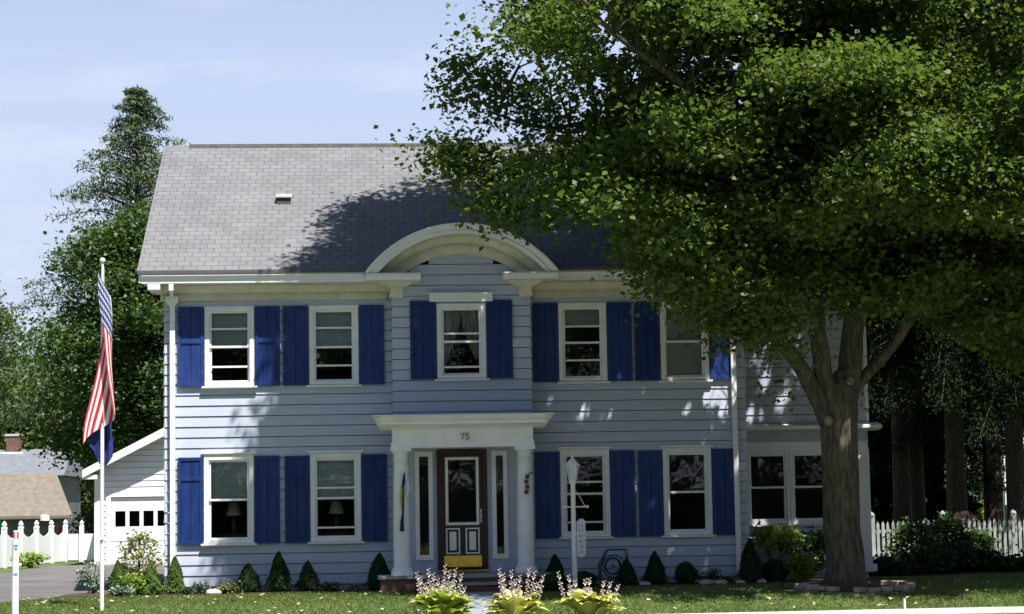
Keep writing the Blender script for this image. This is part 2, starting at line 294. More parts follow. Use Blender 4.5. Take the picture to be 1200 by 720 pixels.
# leaf clouds: one small folded kite per leaf
def leaves(C, size, name, m, parent, up=.5, aspect=.8, outward=None, drop=0., jit=.35, N=None):
    C = np.asarray(C, float); n = len(C); S = size*(1+rng.uniform(-jit, jit, n))
    if N is None:
        N = rng.normal(size=(n, 3)); N /= np.linalg.norm(N, axis=1)[:, None]; N[:, 2] = np.abs(N[:, 2])+up
        if outward is not None: N += outward
    N = N/np.linalg.norm(N, axis=1)[:, None]
    T = rng.normal(size=(n, 3)); T[:, 2] -= drop; T -= N*(T*N).sum(1)[:, None]; T /= np.linalg.norm(T, axis=1)[:, None]; B = np.cross(N, T)
    V = np.empty((n, 4, 3)); s = S[:, None]
    V[:, 0] = C-T*s*.5; V[:, 1] = C-T*s*.05+B*s*aspect*.5+N*s*.13; V[:, 2] = C+T*s*.5; V[:, 3] = C-T*s*.05-B*s*aspect*.5+N*s*.13
    me = bpy.data.meshes.new(name); me.vertices.add(4*n); me.vertices.foreach_set('co', V.ravel().astype('f4'))
    me.loops.add(4*n); me.loops.foreach_set('vertex_index', np.arange(4*n, dtype='i4')); me.polygons.add(n); me.polygons.foreach_set('loop_start', np.arange(0, 4*n, 4, dtype='i4'))
    me.polygons.foreach_set('loop_total', np.full(n, 4, dtype='i4')); me.materials.append(M[m]); me.update(calc_edges=True)
    o = bpy.data.objects.new(name, me); COL.objects.link(o)
    if parent:
        o.parent = parent
        if parent.type == 'EMPTY': o.matrix_parent_inverse = Matrix.Translation(parent.location).inverted()
    return o
def sprays(cent, rad, per, flat=.4):                # leaf points in little flattened sprays around centres
    k = len(cent); P = np.clip(rng.normal(size=(k, per, 3)), -1.9, 1.9)*np.array([1, 1, flat]); P *= (np.asarray(rad).reshape(-1, 1, 1) if np.ndim(rad) else rad)*.5
    return (cent[:, None, :]+P).reshape(-1, 3)
def shell(c, r, n, lo=.6):                          # points in the outer shell of an ellipsoid
    d = rng.normal(size=(n, 3)); d /= np.linalg.norm(d, axis=1)[:, None]; q = (lo**3+(1-lo**3)*rng.random(n))**(1/3)
    return np.array(c)+d*q[:, None]*np.array(r)

# ---------------------------------------------------------------- ground
def sheet(name, poly, z, m, thick=.12):
    b = MB(); n = len(poly); b.poly([(x, y, z(x, y)-thick) for x, y in poly]+[(x, y, z(x, y)) for x, y in poly], [tuple(range(n))[::-1], tuple(range(n, 2*n))]+[(i, (i+1) % n, n+(i+1) % n, n+i) for i in range(n)])
    return struct(b.build(name, m))
g = MB(); xs = sorted(set([-400, -200, -100, -60, -40]+list(range(-30, 31, 2))+[40, 60, 100, 200, 400])); ys = sorted(set([-9.6, -9.0, -8.0, -7.2]+[-6.6+.3*i for i in range(13)]+list(range(-2, 46, 2))+[60, 80, 120, 200, 500]))
g.poly([(x, y, gz(x, y)) for y in ys for x in xs], [(j*len(xs)+i, j*len(xs)+i+1, (j+1)*len(xs)+i+1, (j+1)*len(xs)+i) for j in range(len(ys)-1) for i in range(len(xs)-1)])
struct(g.build('ground', 'lawn'))
struct(box(-400, 400, -9.85, -9.6, -.3, .0).build('kerb', 'concrete')); struct(box(-400, 400, -18.4, -9.85, -.5, -.13).build('road', 'road'))
struct(box(-400, 400, -18.65, -18.4, -.3, .0).build('kerb', 'concrete')); struct(box(-400, 400, -300, -18.65, -.3, -.004).build('ground', 'lawn'))
b = MB(); b.box(-400, 400, -14.2, -14.1, -.2, -.126); b.box(-400, 400, -14.0, -13.9, -.2, -.126); struct(b.build('road_marking', 'roadpaint'))
b = MB()
for i in range(-40, 40): b.box(i*1.5+.006, i*1.5+1.494, -7.95, -6.42, -.1, .012)
struct(b.build('sidewalk', 'concrete'))
b = MB()
for i in range(-40, 40): b.box(i*1.5+.006, i*1.5+1.494, -21.8, -20.3, -.1, .012)
struct(b.build('sidewalk', 'concrete'))
# driveway, cut into strips so that it follows the slope
R_ = [(-9.6, -8.9), (-8, -8.7), (-6.4, -8.5), (-5.5, -8.35), (-4.5, -8.2), (-3.5, -7.95), (-1.7, -7.45), (0, -6.7), (3, -6.3), (8, -5.9), (22, -5.7)]
b = MB()
for (ya, xa), (yb, xb) in zip(R_, R_[1:]):
    la, lb = -11.5+.03*(ya+9), -11.5+.03*(yb+9)
    b.hexa([(la, ya, gz(0, ya)-.1), (xa, ya, gz(0, ya)-.1), (xb, yb, gz(0, yb)-.1), (lb, yb, gz(0, yb)-.1), (la, ya, gz(0, ya)+.016), (xa, ya, gz(0, ya)+.016), (xb, yb, gz(0, yb)+.016), (lb, yb, gz(0, yb)+.016)])
struct(b.build('driveway', 'asphalt'))
b = MB(); yy = [-6.42, -5.6, -5, -4.4, -3.8, -3.2, -2.6, -2.1]
for ya, yb in zip(yy, yy[1:]):
    b.hexa([(-.35, ya+.01, gz(0, ya)-.1), (.75, ya+.01, gz(0, ya)-.1), (.75, yb, gz(0, yb)-.1), (-.35, yb, gz(0, yb)-.1), (-.35, ya+.01, gz(0, ya)+.02), (.75, ya+.01, gz(0, ya)+.02), (.75, yb, gz(0, yb)+.02), (-.35, yb, gz(0, yb)+.02)])
struct(b.build('front_path', 'slate'))
def bed(name, poly):
    return sheet(name, poly, lambda x, y: gz(x, y)+.035, 'mulch')
def wavy(x0, x1, y0, y1, n=24):
    p = [(x0+(x1-x0)*i/n, y0+.08*math.sin(i*1.7)+.05*math.sin(i*.6)) for i in range(n+1)]; return p+[(x1, y1), (x0, y1)]
bed('planting_bed', wavy(-7.0, -1.45, -.95, .2)); bed('planting_bed', wavy(1.6, 7.6, -1.15, .2))
# grass blades where the camera can see them
n = 90000; P = np.empty((n, 3)); P[:, 0] = rng.uniform(-8.6, 13.5, n); P[:, 1] = rng.uniform(-6.4, .2, n)**1.0
keep = ~((P[:, 0] > -.4) & (P[:, 0] < .8)) & ~((P[:, 1] > -.95) & (P[:, 0] < 8)); keep &= P[:, 0] > np.interp(P[:, 1], [a for a, _ in R_], [c for _, c in R_])
keep &= ((P[:, 0]-6.3)**2/1.25**2+(P[:, 1]+3.5)**2/1.1**2) > 1
P = P[keep]; P[:, 2] = [gz(x, y)+.016 for x, y in P[:, :2]]; nn = rng.normal(size=(len(P), 3))*np.array([1, 1, .25])
tag(leaves(P, .062, 'grass', 'blade', None, aspect=.22, N=nn), 'short mown grass of the front lawn', 'grass', kind='stuff')
n = 420; P = np.stack([rng.uniform(-8, 13, n), rng.uniform(-6.2, -1.2, n), np.zeros(n)], 1); P = P[P[:, 0] > np.interp(P[:, 1], [a for a, _ in R_], [c for _, c in R_])]; P[:, 2] = [gz(x, y)+.05 for x, y in P[:, :2]]
tag(leaves(P, .07, 'fallen_leaves', 'dry_leaf', None, up=2), 'pale fallen leaves and clover heads scattered on the lawn', 'leaves', kind='stuff')
# ---------------------------------------------------------------- house
H = empty('house', (0, 4, .2), 'two-storey pale blue-grey clapboard house with blue shutters and arched pediment', 'house')
EXP = .19
def siding(b, o, sdir, nrm, L, z0, z1, holes=(), gable=None, exp=EXP, depth=.12):
    o, sdir, nrm = Vector(o), Vector(sdir), Vector(nrm); k = 0
    while z0+k*exp < z1-1e-4:
        a, t = z0+k*exp, min(z0+(k+1)*exp, z1); k += 1
        cuts = sorted({a, t}|{z for h in holes for z in h[2:4] if a < z < t})
        for za, zb in zip(cuts, cuts[1:]):
            zm = (za+zb)/2; s0, s1 = (0, L) if not gable else gable(zm)
            if s1-s0 < .02: continue
            segs = [(s0, s1)]
            for h in holes:
                if h[2] < zm < h[3]: segs = [q for p, e in segs for q in ((p, min(e, h[0])), (max(p, h[1]), e)) if q[1]-q[0] > 1e-3]
            pa = .018-.016*(za-a)/exp; pb = .018-.016*(zb-a)/exp
            if za > a: pass
            for p, e in segs:
                q = []
                for zz, out in ((za, pa), (zb-(.012 if abs(zb-(a+exp)) < 1e-6 else 0), pb)):
                    q += [o+sdir*p+nrm*out, o+sdir*e+nrm*out, o+sdir*e-nrm*depth, o+sdir*p-nrm*depth]
                    for i in range(-4, 0): q[i] = Vector((q[i].x, q[i].y, zz))
                b.hexa(q)
# window specs (casing outer rectangle), plane y, bars (fraction from top of glass), blind fraction
UP = [(-4.53, -3.64), (-2.65, -1.76), (1.89, 2.77), (3.76, 4.65)]
LO = [(-4.55, -3.66), (-2.65, -1.74), (1.87, 2.77), (3.75, 4.64)]
Zu, Zl = (3.91, 5.35), (1.09, 2.66)
holes = [(x0+5.25+.05, x1+5.25-.05, Zu[0]+.05, Zu[1]-.04) for x0, x1 in UP]+[(x0+5.25+.05, x1+5.25-.05, Zl[0]+.05, Zl[1]-.04) for x0, x1 in LO]
holes.append((4.2, 6.5, .55, 5.6))
ROOFZ = lambda y: 5.93+.637*(y+.5)
b = MB(); siding(b, (-5.25, 0, 0), (1, 0, 0), (0, -1, 0), 10.56, .33, 5.5, holes); b.build('wall', 'siding', H)
gab = lambda z: (0, 8.74) if z < 5.9 else (max(0, (z-5.85)/.637-.5+.05), 8.74-max(0, (z-5.85)/.637-.5+.05))
b = MB(); siding(b, (-5.25, 0, 0), (0, 1, 0), (-1, 0, 0), 8.74, .33, 8.7, (), gab); siding(b, (5.31, 0, 0), (0, 1, 0), (1, 0, 0), 8.74, .33, 8.7, (), gab); siding(b, (-5.25, 8.74, 0), (1, 0, 0), (0, 1, 0), 10.56, .33, 5.6, ()); b.build('wall', 'siding', H)
b = MB(); b.box(-5.2, 5.26, .03, .3, 0, .35); b.box(-5.2, -4.9, .3, 8.7, 0, .35); b.box(4.96, 5.26, .3, 8.7, 0, .35); b.box(5.3, 7.8, 1.25, 1.5, 0, .3); b.box(7.5, 7.8, 1.5, 7, 0, .3); b.build('foundation', 'concrete', H)
b = MB()
b.box(-5.1, 5.15, .14, 8.6, .4, .5); b.box(-5.1, 5.15, .14, 8.6, 3.1, 3.25); b.box(-5.1, 5.15, .14, 8.6, 5.62, 5.7); b.box(-5.1, 5.15, 3.6, 3.7, .5, 5.62)
for x in (-3.15, -1.35, 1.5, 3.25): b.box(x-.05, x+.05, .14, 3.6, .5, 5.62)
b.build('interior_wall', 'room', H)
# main roof: two slabs with rake overhang
XL, XR = -5.68, 5.74; RY, RZ = 4.37, ROOFZ(4.37)
def roofslab(name, x0, x1, ye, yr, zf, th=.06):
    b = MB(); b.prism([(ye, zf(ye)), (yr, zf(yr)), (yr, zf(yr)+th), (ye, zf(ye)+th)], x0, x1)
    b.uv = lambda c: (c.x, (c.y-ye)*1.186); return b
b = MB(); q0, q1 = -1.55, 1.75
b.poly([(x, y, ROOFZ(y)+d) for d in (0, .06) for x, y in ((XL, -.56), (-1.60, -.56), (-1.22, .0), (1.42, .0), (1.80, -.56), (XR, -.56), (XR, RY), (XL, RY))], [(7, 6, 5, 4, 3, 2, 1, 0), (8, 9, 10, 11, 12, 13, 14, 15)]+[(i, (i+1) % 8, 8+(i+1) % 8, 8+i) for i in range(8)])
b.uv = lambda c: (c.x, (c.y+.56)*1.186); roof = b.build('roof', 'shingle', H)
b = MB(); b.prism([(9.3, ROOFZ(-.56)), (RY, RZ), (RY, RZ+.06), (9.3, ROOFZ(-.56)+.06)], XL, XR); b.uv = lambda c: (c.x, c.y*1.186); b.build('roof', 'shingle', H)
b = MB(); b.prism([(RY-.13, RZ-.02), (RY, RZ+.062), (RY+.13, RZ-.02), (RY, RZ+.085)], XL+.5, XR-.02); b.build('ridge_cap', M['greyroof'] if 0 else mat('ridge_cap_dark', (.045, .043, .042), .9, scale=8, col2=(.07, .067, .065)), roof)
# roof vent
b = MB(); v = Vector((-3.17, 2.0, ROOFZ(2.0)+.06)); b.hexa([(v.x-.14, 1.85, ROOFZ(1.85)+.05), (v.x+.14, 1.85, ROOFZ(1.85)+.05), (v.x+.14, 2.12, ROOFZ(2.12)+.05), (v.x-.14, 2.12, ROOFZ(2.12)+.05), (v.x-.12, 1.87, ROOFZ(1.85)+.19), (v.x+.12, 1.87, ROOFZ(1.85)+.19), (v.x+.12, 2.12, ROOFZ(2.12)+.11), (v.x-.12, 2.12, ROOFZ(2.12)+.11)])
vent = b.build('roof_vent', 'metal', roof)
b = MB(); b.hexa([(v.x-.15, 1.83, ROOFZ(1.85)+.192), (v.x+.15, 1.83, ROOFZ(1.85)+.192), (v.x+.15, 2.15, ROOFZ(2.12)+.115), (v.x-.15, 2.15, ROOFZ(2.12)+.115), (v.x-.15, 1.83, ROOFZ(1.85)+.215), (v.x+.15, 1.83, ROOFZ(1.85)+.215), (v.x+.15, 2.15, ROOFZ(2.12)+.14), (v.x-.15, 2.15, ROOFZ(2.12)+.14)]); b.build('vent_cap', 'dimwhite', vent)
# rake boards
b = MB()
for x0, x1 in ((XL+.02, XL+.07), (XR-.07, XR-.02)):
    b.prism([(-.5, 5.74), (-.5, 5.91), (RY, RZ-.015), (9.24, 5.91), (9.24, 5.74), (RY, RZ-.19)], x0, x1)
b.build('rake_board', 'trim', H)
# eave cornice: stepped fascia, soffit, frieze, dentils; left and right of the arch
def cornice(x0, x1, y=-.5, back=0, returns=False):
    b = MB(); b.prism([(y-.03, 5.90), (y-.05, 5.86), (y-.02, 5.83), (y, 5.80), (y, 5.73), (y+.03, 5.72), (y+.06, 5.74), (y+.06, 5.90)], x0, x1)
    return b
b = cornice(XL+.07, -1.62); b2 = cornice(1.82, XR-.07)
o = b.build('fascia', 'trim', H); b2.build('fascia', 'trim', H)
b = MB()
for x0, x1 in ((-5.42, -1.15), (1.34, 5.46)):
    b.prism([(-.44, 5.745), (-.44, 5.76), (-.10, 5.73), (-.10, 5.71)], x0, x1)
    b.prism([(-.20, 5.71), (-.12, 5.60), (-.05, 5.57), (-.05, 5.715), (-.20, 5.715)], x0, x1)
    b.prism([(-.05, 5.57), (-.05, 5.46), (-.028, 5.45), (-.002, 5.45), (-.002, 5.71), (-.05, 5.71)], x0+.1, x1-.1)
b.box(XL+.07, -5.42, -.44, .1, 5.745, 5.765); b.box(5.46, XR-.07, -.44, .1, 5.745, 5.765)
b.build('soffit', 'cream', H)
b = MB()
for x0, x1 in ((-5.3, -1.2), (1.4, 5.36)):
    x = x0
    while x < x1: b.box(x, x+.034, -.075, -.046, 5.475, 5.565); x += .062
b.build('dentil_band', 'cream', H)
b = MB(); b.box(-5.5, -5.28, -.5, -.02, 5.62, 5.74); b.box(5.33, 5.56, -.5, -.02, 5.62, 5.74); b.build('cornice_return', 'trim', H)
# ---- projecting bay over the door and its segmental arch
BX0, BX1, BY = -1.15, 1.34, -.5; AC, AR = (.1, 4.56), 2.15
bw = (-.35, .53, 3.96, 5.31)
def arc(r, x0, x1, n=28, c=AC):
    a0, a1 = math.acos(max(-1, min(1, (x0-c[0])/r))), math.acos(max(-1, min(1, (x1-c[0])/r)))
    return [(c[0]+r*math.cos(a0+(a1-a0)*i/n), c[1]+r*math.sin(a0+(a1-a0)*i/n)) for i in range(n+1)]
b = MB(); siding(b, (BX0, BY, 0), (1, 0, 0), (0, -1, 0), BX1-BX0, 3.18, 5.65, [(bw[0]+.05-BX0, bw[1]-.05-BX0, bw[2]+.05, bw[3]-.04)])
siding(b, (BX0, BY, 0), (1, 0, 0), (0, -1, 0), BX1-BX0, 5.65, 6.2, (), lambda z: (max(0, AC[0]-math.sqrt(max(0, 1.66**2-(z-4.56)**2))-BX0), min(BX1-BX0, AC[0]+math.sqrt(max(0, 1.66**2-(z-4.56)**2))-BX0)))
siding(b, (BX0, BY, 0), (0, 1, 0), (-1, 0, 0), .47, 3.18, 5.6); siding(b, (BX1, BY, 0), (0, 1, 0), (1, 0, 0), .47, 3.18, 5.6); b.box(-1.5, BX0-.01, -.04, .02, 5.52, 6.2); b.box(BX1+.01, 1.7, -.04, .02, 5.52, 6.2); b.build('bay_wall', 'siding', H)
# arch: crown band, fascia, soffit, frieze, all as swept rings
def ring(b, prof, x0f, n=40):                       # prof: (radius, y) closed; swept between springing points at height z=5.83
    zs = 5.83; P = []
    for r, y in prof:
        a = math.asin((zs-AC[1])/r); P.append([(AC[0]-r*math.cos(a+(math.pi-2*a)*i/n), y, AC[1]+r*math.sin(a+(math.pi-2*a)*i/n)) for i in range(n+1)])
    k = len(prof); pts = [P[j][i] for i in range(n+1) for j in range(k)]
    f = [(i*k+j, i*k+(j+1) % k, (i+1)*k+(j+1) % k, (i+1)*k+j) for i in range(n) for j in range(k)]+[tuple(range(k))[::-1], tuple(n*k+j for j in range(k))]
    b.poly(pts, f)
b = MB(); ring(b, [(2.15, -1.02), (2.15, -.97), (2.0, -.90), (1.965, -.90), (1.965, -.965), (2.0, -.975), (2.02, -.985), (2.035, -.965), (2.06, -.965), (2.12, -1.02)], 0); pd = b.build('pediment', 'trim', H)
b = MB(); ring(b, [(2.155, -.965), (2.155, 1.4), (2.08, 1.4), (2.08, -.95)], 0); b.build('barrel_roof', mat('barrel_metal', (.38, .38, .36), .6, scale=3, col2=(.5, .5, .47)), pd)
b = MB(); ring(b, [(1.96, -.955), (1.96, -.62), (1.90, -.60), (1.84, -.56), (1.84, -.50), (2.0, -.50), (2.0, -.955)], 0); ring(b, [(1.838, -.55), (1.66, -.535), (1.645, -.50), (1.838, -.50)], 0); b.build('arch_soffit', 'cream', pd)
b = MB()
for i in range(66):
    a = math.pi/2-.86+1.72*i/65; u = Vector((math.cos(a), 0, math.sin(a))); t = Vector((-u.z, 0, u.x)); c = Vector((AC[0], 0, AC[1]))
    q = [c+u*r+t*s+Vector((0, y, 0)) for r in (1.78, 1.835) for (s, y) in ((-.013, -.58), (.013, -.58), (.013, -.545), (-.013, -.545))]
    if q[0].z > 5.86: b.hexa(q)
b.build('dentil_band', 'cream', pd)
for s in (-1, 1):
    x0, x1 = (-1.62, -.64) if s < 0 else (.84, 1.82)
    b = MB(); b.prism([(-1.02, 5.82), (-1.04, 5.79), (-1.0, 5.76), (-.98, 5.70), (-.53, 5.70), (-.53, 5.84)], x0, x1); b.prism([(-.53, 5.73), (-.53, 5.84), (.05, 5.84), (.05, 5.73)], min(x0, x1) if s < 0 else BX1+.02, BX0-.02 if s < 0 else max(x0, x1)); b.build('cornice_return', 'trim', pd)
    xa, xb = (BX0-.03, BX0+.2) if s < 0 else (BX1-.2, BX1+.03)
    b = MB(); b.box(xa, xb, -.56, 0, 5.42, 5.60); 
    b.prismy([(xa-.02, 5.60), (xb+.02, 5.60), (xb+.22, 5.70), (xa-.22, 5.70)], -.60, -.0); b.build('bracket', 'cream', pd)
# window header of the bay
b = MB(); b.prism([(-.54, 5.34), (-.58, 5.34), (-.58, 5.44), (-.62, 5.47), (-.62, 5.50), (-.52, 5.50)], -.48, .66); b.build('window_header', 'trim', H)

def window(x0, x1, z0, z1, y, bars=(), meet=.52, blind=.5, cover='blind', header=False, label=None, cw=.085, wname='window'):
    """casing as the window object; sash, pane, sill, blind as its children"""
    b = MB(); yf = y-.045
    b.box(x0, x0+cw, yf, y+.10, z0, z1); b.box(x1-cw, x1, yf, y+.10, z0, z1); b.box(x0+cw, x1-cw, yf, y+.10, z1-cw, z1); b.box(x0+cw, x1-cw, yf, y+.10, z0, z0+.06)
    if header: b.prism([(y-.05, z1+.002), (y-.075, z1+.03), (y-.075, z1+.055), (y+.0, z1+.055), (y+.0, z1+.002)], x0-.05, x1+.05)
    w = b.build(wname, 'trim', H, bevel=.004)
    if label: w['label'] = label
    b = MB(); b.prism([(y-.095, z0-.045), (y-.10, z0-.012), (y-.03, z0-.002), (y+.04, z0-.002), (y+.04, z0-.045)], x0-.055, x1+.055); b.build('sill', 'trim', w, bevel=.004)
    gx0, gx1, ga, gb = x0+cw, x1-cw, z0+.06, z1-cw; zm = gb-(gb-ga)*meet
    b = MB(); f = .038; ys = y-.005
    for (za, zb, dy) in ((zm-.018, gb, 0), (ga, zm+.018, .036)):
        b.box(gx0, gx0+f, ys+dy, ys+dy+.032, za, zb); b.box(gx1-f, gx1, ys+dy, ys+dy+.032, za, zb); b.box(gx0+f, gx1-f, ys+dy, ys+dy+.032, zb-f, zb); b.box(gx0+f, gx1-f, ys+dy, ys+dy+.032, za, za+f)
    for fr in bars:
        zz = gb-(gb-ga)*fr; b.box(gx0+f, gx1-f, ys-.012, ys-.001, zz-.017, zz+.017)
    b.build('sash', 'trim', w)
    b = MB(); b.box(gx0+f, gx1-f, ys+.014, ys+.018, zm+.02, gb-f); b.box(gx0+f, gx1-f, ys+.05, ys+.054, ga+f, zm-.02); b.build('pane', 'glass', w)
    if cover == 'blind' and blind > 0:
        b = MB(); zz = gb-.01; zb = gb-(gb-ga)*blind
        while zz > zb: b.hexa([(gx0+.01, y+.105, zz-.022), (gx1-.01, y+.105, zz-.022), (gx1-.01, y+.108, zz-.022), (gx0+.01, y+.108, zz-.022), (gx0+.01, y+.117, zz-.001), (gx1-.01, y+.117, zz-.001), (gx1-.01, y+.12, zz-.001), (gx0+.01, y+.12, zz-.001)]); zz -= .021
        b.box(gx0+.01, gx1-.01, y+.10, y+.125, zb-.03, zb); b.build('blind', 'blind', w)
    if cover == 'curtain':
        b = MB(); n = 30
        for side in (0, 1):
            for j, zz in enumerate((gb, gb-.35*(gb-ga), gb-.7*(gb-ga), ga)):
                pass
            pts = []; rows = 9
            for j in range(rows):
                t = j/(rows-1); zz = gb-(gb-ga)*blind*t; wd = (.50-.34*t*t)*(gx1-gx0)
                for i in range(n):
                    s = i/(n-1)*wd; xx = gx0+s if side == 0 else gx1-s; pts.append((xx, y+.14+.02*math.sin(i*1.3), zz+.02*math.sin(i*.7)*t))
            b.poly(pts, [(j*n+i, j*n+i+1, (j+1)*n+i+1, (j+1)*n+i) for j in range(rows-1) for i in range(n-1)])
        b.build('curtain', 'curtain', w)
    return w
def shutter(x0, x1, z0, z1, y, rail):
    b = MB(); f, yb = .055, y-.03
    g = lambda a, c, d, e, t=.042: b.box(a, c, yb-t, yb, d, e)
    g(x0, x0+f, z0, z1); g(x1-f, x1, z0, z1); g(x0+f, x1-f, z1-.06, z1); g(x0+f, x1-f, z0, z0+.075); zr = z1-(z1-z0)*rail; g(x0+f, x1-f, zr-.03, zr+.03)
    xm = (x0+x1)/2; g(x0+f, xm-.006, z0+.075, z1-.06, .024); g(xm+.006, x1-f, z0+.075, z1-.06, .024); g(xm-.006, xm+.006, z0+.075, z1-.06, .012)
    s = b.build('shutter', 'blue', H, bevel=.003)
    b = MB(); 
    for zz in (z0+.18, z1-.2): b.box(x0-.012, x0+.03, yb-.05, yb-.043, zz-.015, zz+.015)
    b.build('hinge', 'metal', s); return s
UB = [((.25, .78), .5, .5, 'blind', 'upper left window with half lowered blind'), ((.25, .78), .52, .5, 'blind', None), ((.27, .75), .5, .22, 'blind', None), ((), .5, .93, 'blind', None)]
for (x0, x1), (bars, meet, bl, cov, lab) in zip(UP, UB):
    window(x0, x1, *Zu, 0, bars, meet, bl if cov == 'blind' else .5, cov)
    shutter(x0-.475, x0-.015, Zu[0]-.01, Zu[1]-.005, 0, .44); shutter(x1+.015, x1+.465, Zu[0]-.01, Zu[1]-.005, 0, .44)
LB = [((), .5, .5, 'blind'), ((.37, .87), .5, .5, 'blind'), ((.35, .86), .5, .0, 'blind'), ((), .5, .0, 'blind')]
for (x0, x1), (bars, meet, bl, cov) in zip(LO, LB):
    window(x0, x1, *Zl, 0, bars, meet, bl, cov, header=True)
    shutter(x0-.455, x0-.015, Zl[0]-.02, Zl[1]-.03, 0, .25); shutter(x1+.015, x1+.465, Zl[0]-.02, Zl[1]-.02, 0, .25)
window(*bw, BY, (.38, .88), .5, .75, 'curtain')
shutter(-.83, -.365, 3.95, 5.36, BY, .48); shutter(.545, 1.01, 3.95, 5.36, BY, .48)
# downspouts and leader heads
b = MB(); b.box(-5.145, -5.055, -.12, -.035, .42, 5.42); b.box(-5.125, -5.045, -.50, -.42, 5.60, 5.72)
b.hexa([(-5.14, -.12, 5.35), (-5.06, -.12, 5.35), (-5.06, -.04, 5.35), (-5.14, -.04, 5.35), (-5.21, -.22, 5.42), (-4.99, -.22, 5.42), (-4.99, -.04, 5.42), (-5.21, -.04, 5.42)]); b.box(-5.21, -4.99, -.22, -.04, 5.42, 5.52); b.tube([(-5.085, -.46, 5.62), (-5.085, -.42, 5.58), (-5.1, -.15, 5.5)], .035, 8); b.build('downspout', 'trim', H)
b = MB(); b.box(5.045, 5.135, -.12, -.035, .42, 5.42); b.tube([(5.085, -.46, 5.75), (5.085, -.42, 5.62), (5.09, -.1, 5.4)], .04, 8); b.hexa([(5.05, -.12, .35), (5.13, -.12, .35), (5.13, -.04, .42), (5.05, -.04, .42), (5.05, -.3, .36), (5.13, -.3, .36), (5.13, -.12, .46), (5.05, -.12, .46)]); b.build('downspout', 'trim', H)
# ---- entrance portico
b = MB(); b.box(-1.16, -.775, BY+.08, BY+.2, .5, 2.74); b.box(-.46, -.385, BY+.08, BY+.2, .5, 2.74); b.box(.515, .60, BY+.08, BY+.2, .5, 2.74); b.box(.88, 1.35, BY+.08, BY+.2, .5, 2.74); b.box(-.775, -.46, BY+.08, BY+.2, .5, .73); b.box(.60, .88, BY+.08, BY+.2, .5, .73); b.box(-.775, -.46, BY+.08, BY+.2, 2.66, 2.74); b.box(.60, .88, BY+.08, BY+.2, 2.66, 2.74)
b.box(-1.16, -1.1, BY+.2, -.03, .5, 2.74); b.box(1.29, 1.35, BY+.2, -.03, .5, 2.74); b.box(-.385, .515, BY+.08, BY+.2, 2.69, 2.74); b.build('entry_wall', 'siding', H)
def sidelight(x0, x1):
    b = MB(); y = BY+.03; z0, z1, c = .73, 2.66, .075
    b.box(x0, x0+c, y, y+.09, z0, z1); b.box(x1-c, x1, y, y+.09, z0, z1); b.box(x0+c, x1-c, y, y+.09, z1-.09, z1); b.box(x0+c, x1-c, y, y+.09, z0, z0+.09); s = b.build('sidelight', 'trim', H, bevel=.004)
    box(x0+c, x1-c, y+.04, y+.045, z0+.09, z1-.09).build('pane', 'glass', s)
sidelight(-.775, -.46); sidelight(.60, .88)
b = MB(); y = BY+.03; b.box(-.385, -.30, y, y+.12, .55, 2.69); b.box(.43, .515, y, y+.12, .55, 2.69); b.box(-.30, .43, y, y+.12, 2.60, 2.69); b.build('door_frame', 'red', H)
b = MB(); yd = y+.03
b.box(-.298, -.20, yd, yd+.045, .57, 2.598); b.box(.33, .428, yd, yd+.045, .57, 2.598); b.box(-.20, .33, yd, yd+.045, 2.52, 2.598); b.box(-.20, .33, yd, yd+.045, .57, .85); b.box(-.20, .33, yd, yd+.045, 1.27, 1.37); b.box(.035, .095, yd, yd+.045, .85, 1.27); b.box(-.20, .035, yd+.01, yd+.035, .85, 1.27); b.box(.095, .33, yd+.01, yd+.035, .85, 1.27)
door = b.build('front_door', 'red', H)
b = MB()
def frame(b, x0, x1, z0, z1, c, ya, yb): b.box(x0, x0+c, ya, yb, z0, z1); b.box(x1-c, x1, ya, yb, z0, z1); b.box(x0+c, x1-c, ya, yb, z1-c, z1); b.box(x0+c, x1-c, ya, yb, z0, z0+c)
frame(b, -.235, .365, 1.34, 2.55, .05, yd-.02, yd-.001); b.build('glass_surround', 'trim', door)
box(-.18, .31, yd+.015, yd+.02, 1.38, 2.50).build('door_pane', 'glass', door)
for x0, x1 in ((-.235, .015), (.115, .365)):
    b = MB(); frame(b, x0, x1, .83, 1.29, .025, yd-.014, yd-.001); b.box(x0+.065, x1-.065, yd-.014, yd+.009, .895, 1.225); b.build('door_panel', 'trim', door)
box(-.27, .40, yd-.008, yd-.001, .60, .80).build('kick_plate', 'brass', door)
b = MB(); b.box(.385, .41, yd-.012, yd-.001, 1.38, 1.62); b.tube([(.397, yd-.01, 1.42), (.397, yd-.06, 1.44), (.397, yd-.06, 1.54), (.397, yd-.01, 1.56)], .009, 8); b.build('door_handle', mat('steel', (.6, .6, .6), .3, metal=1), door)
box(-.385, .515, y-.04, y+.14, .515, .55).build('threshold', 'brass', H)
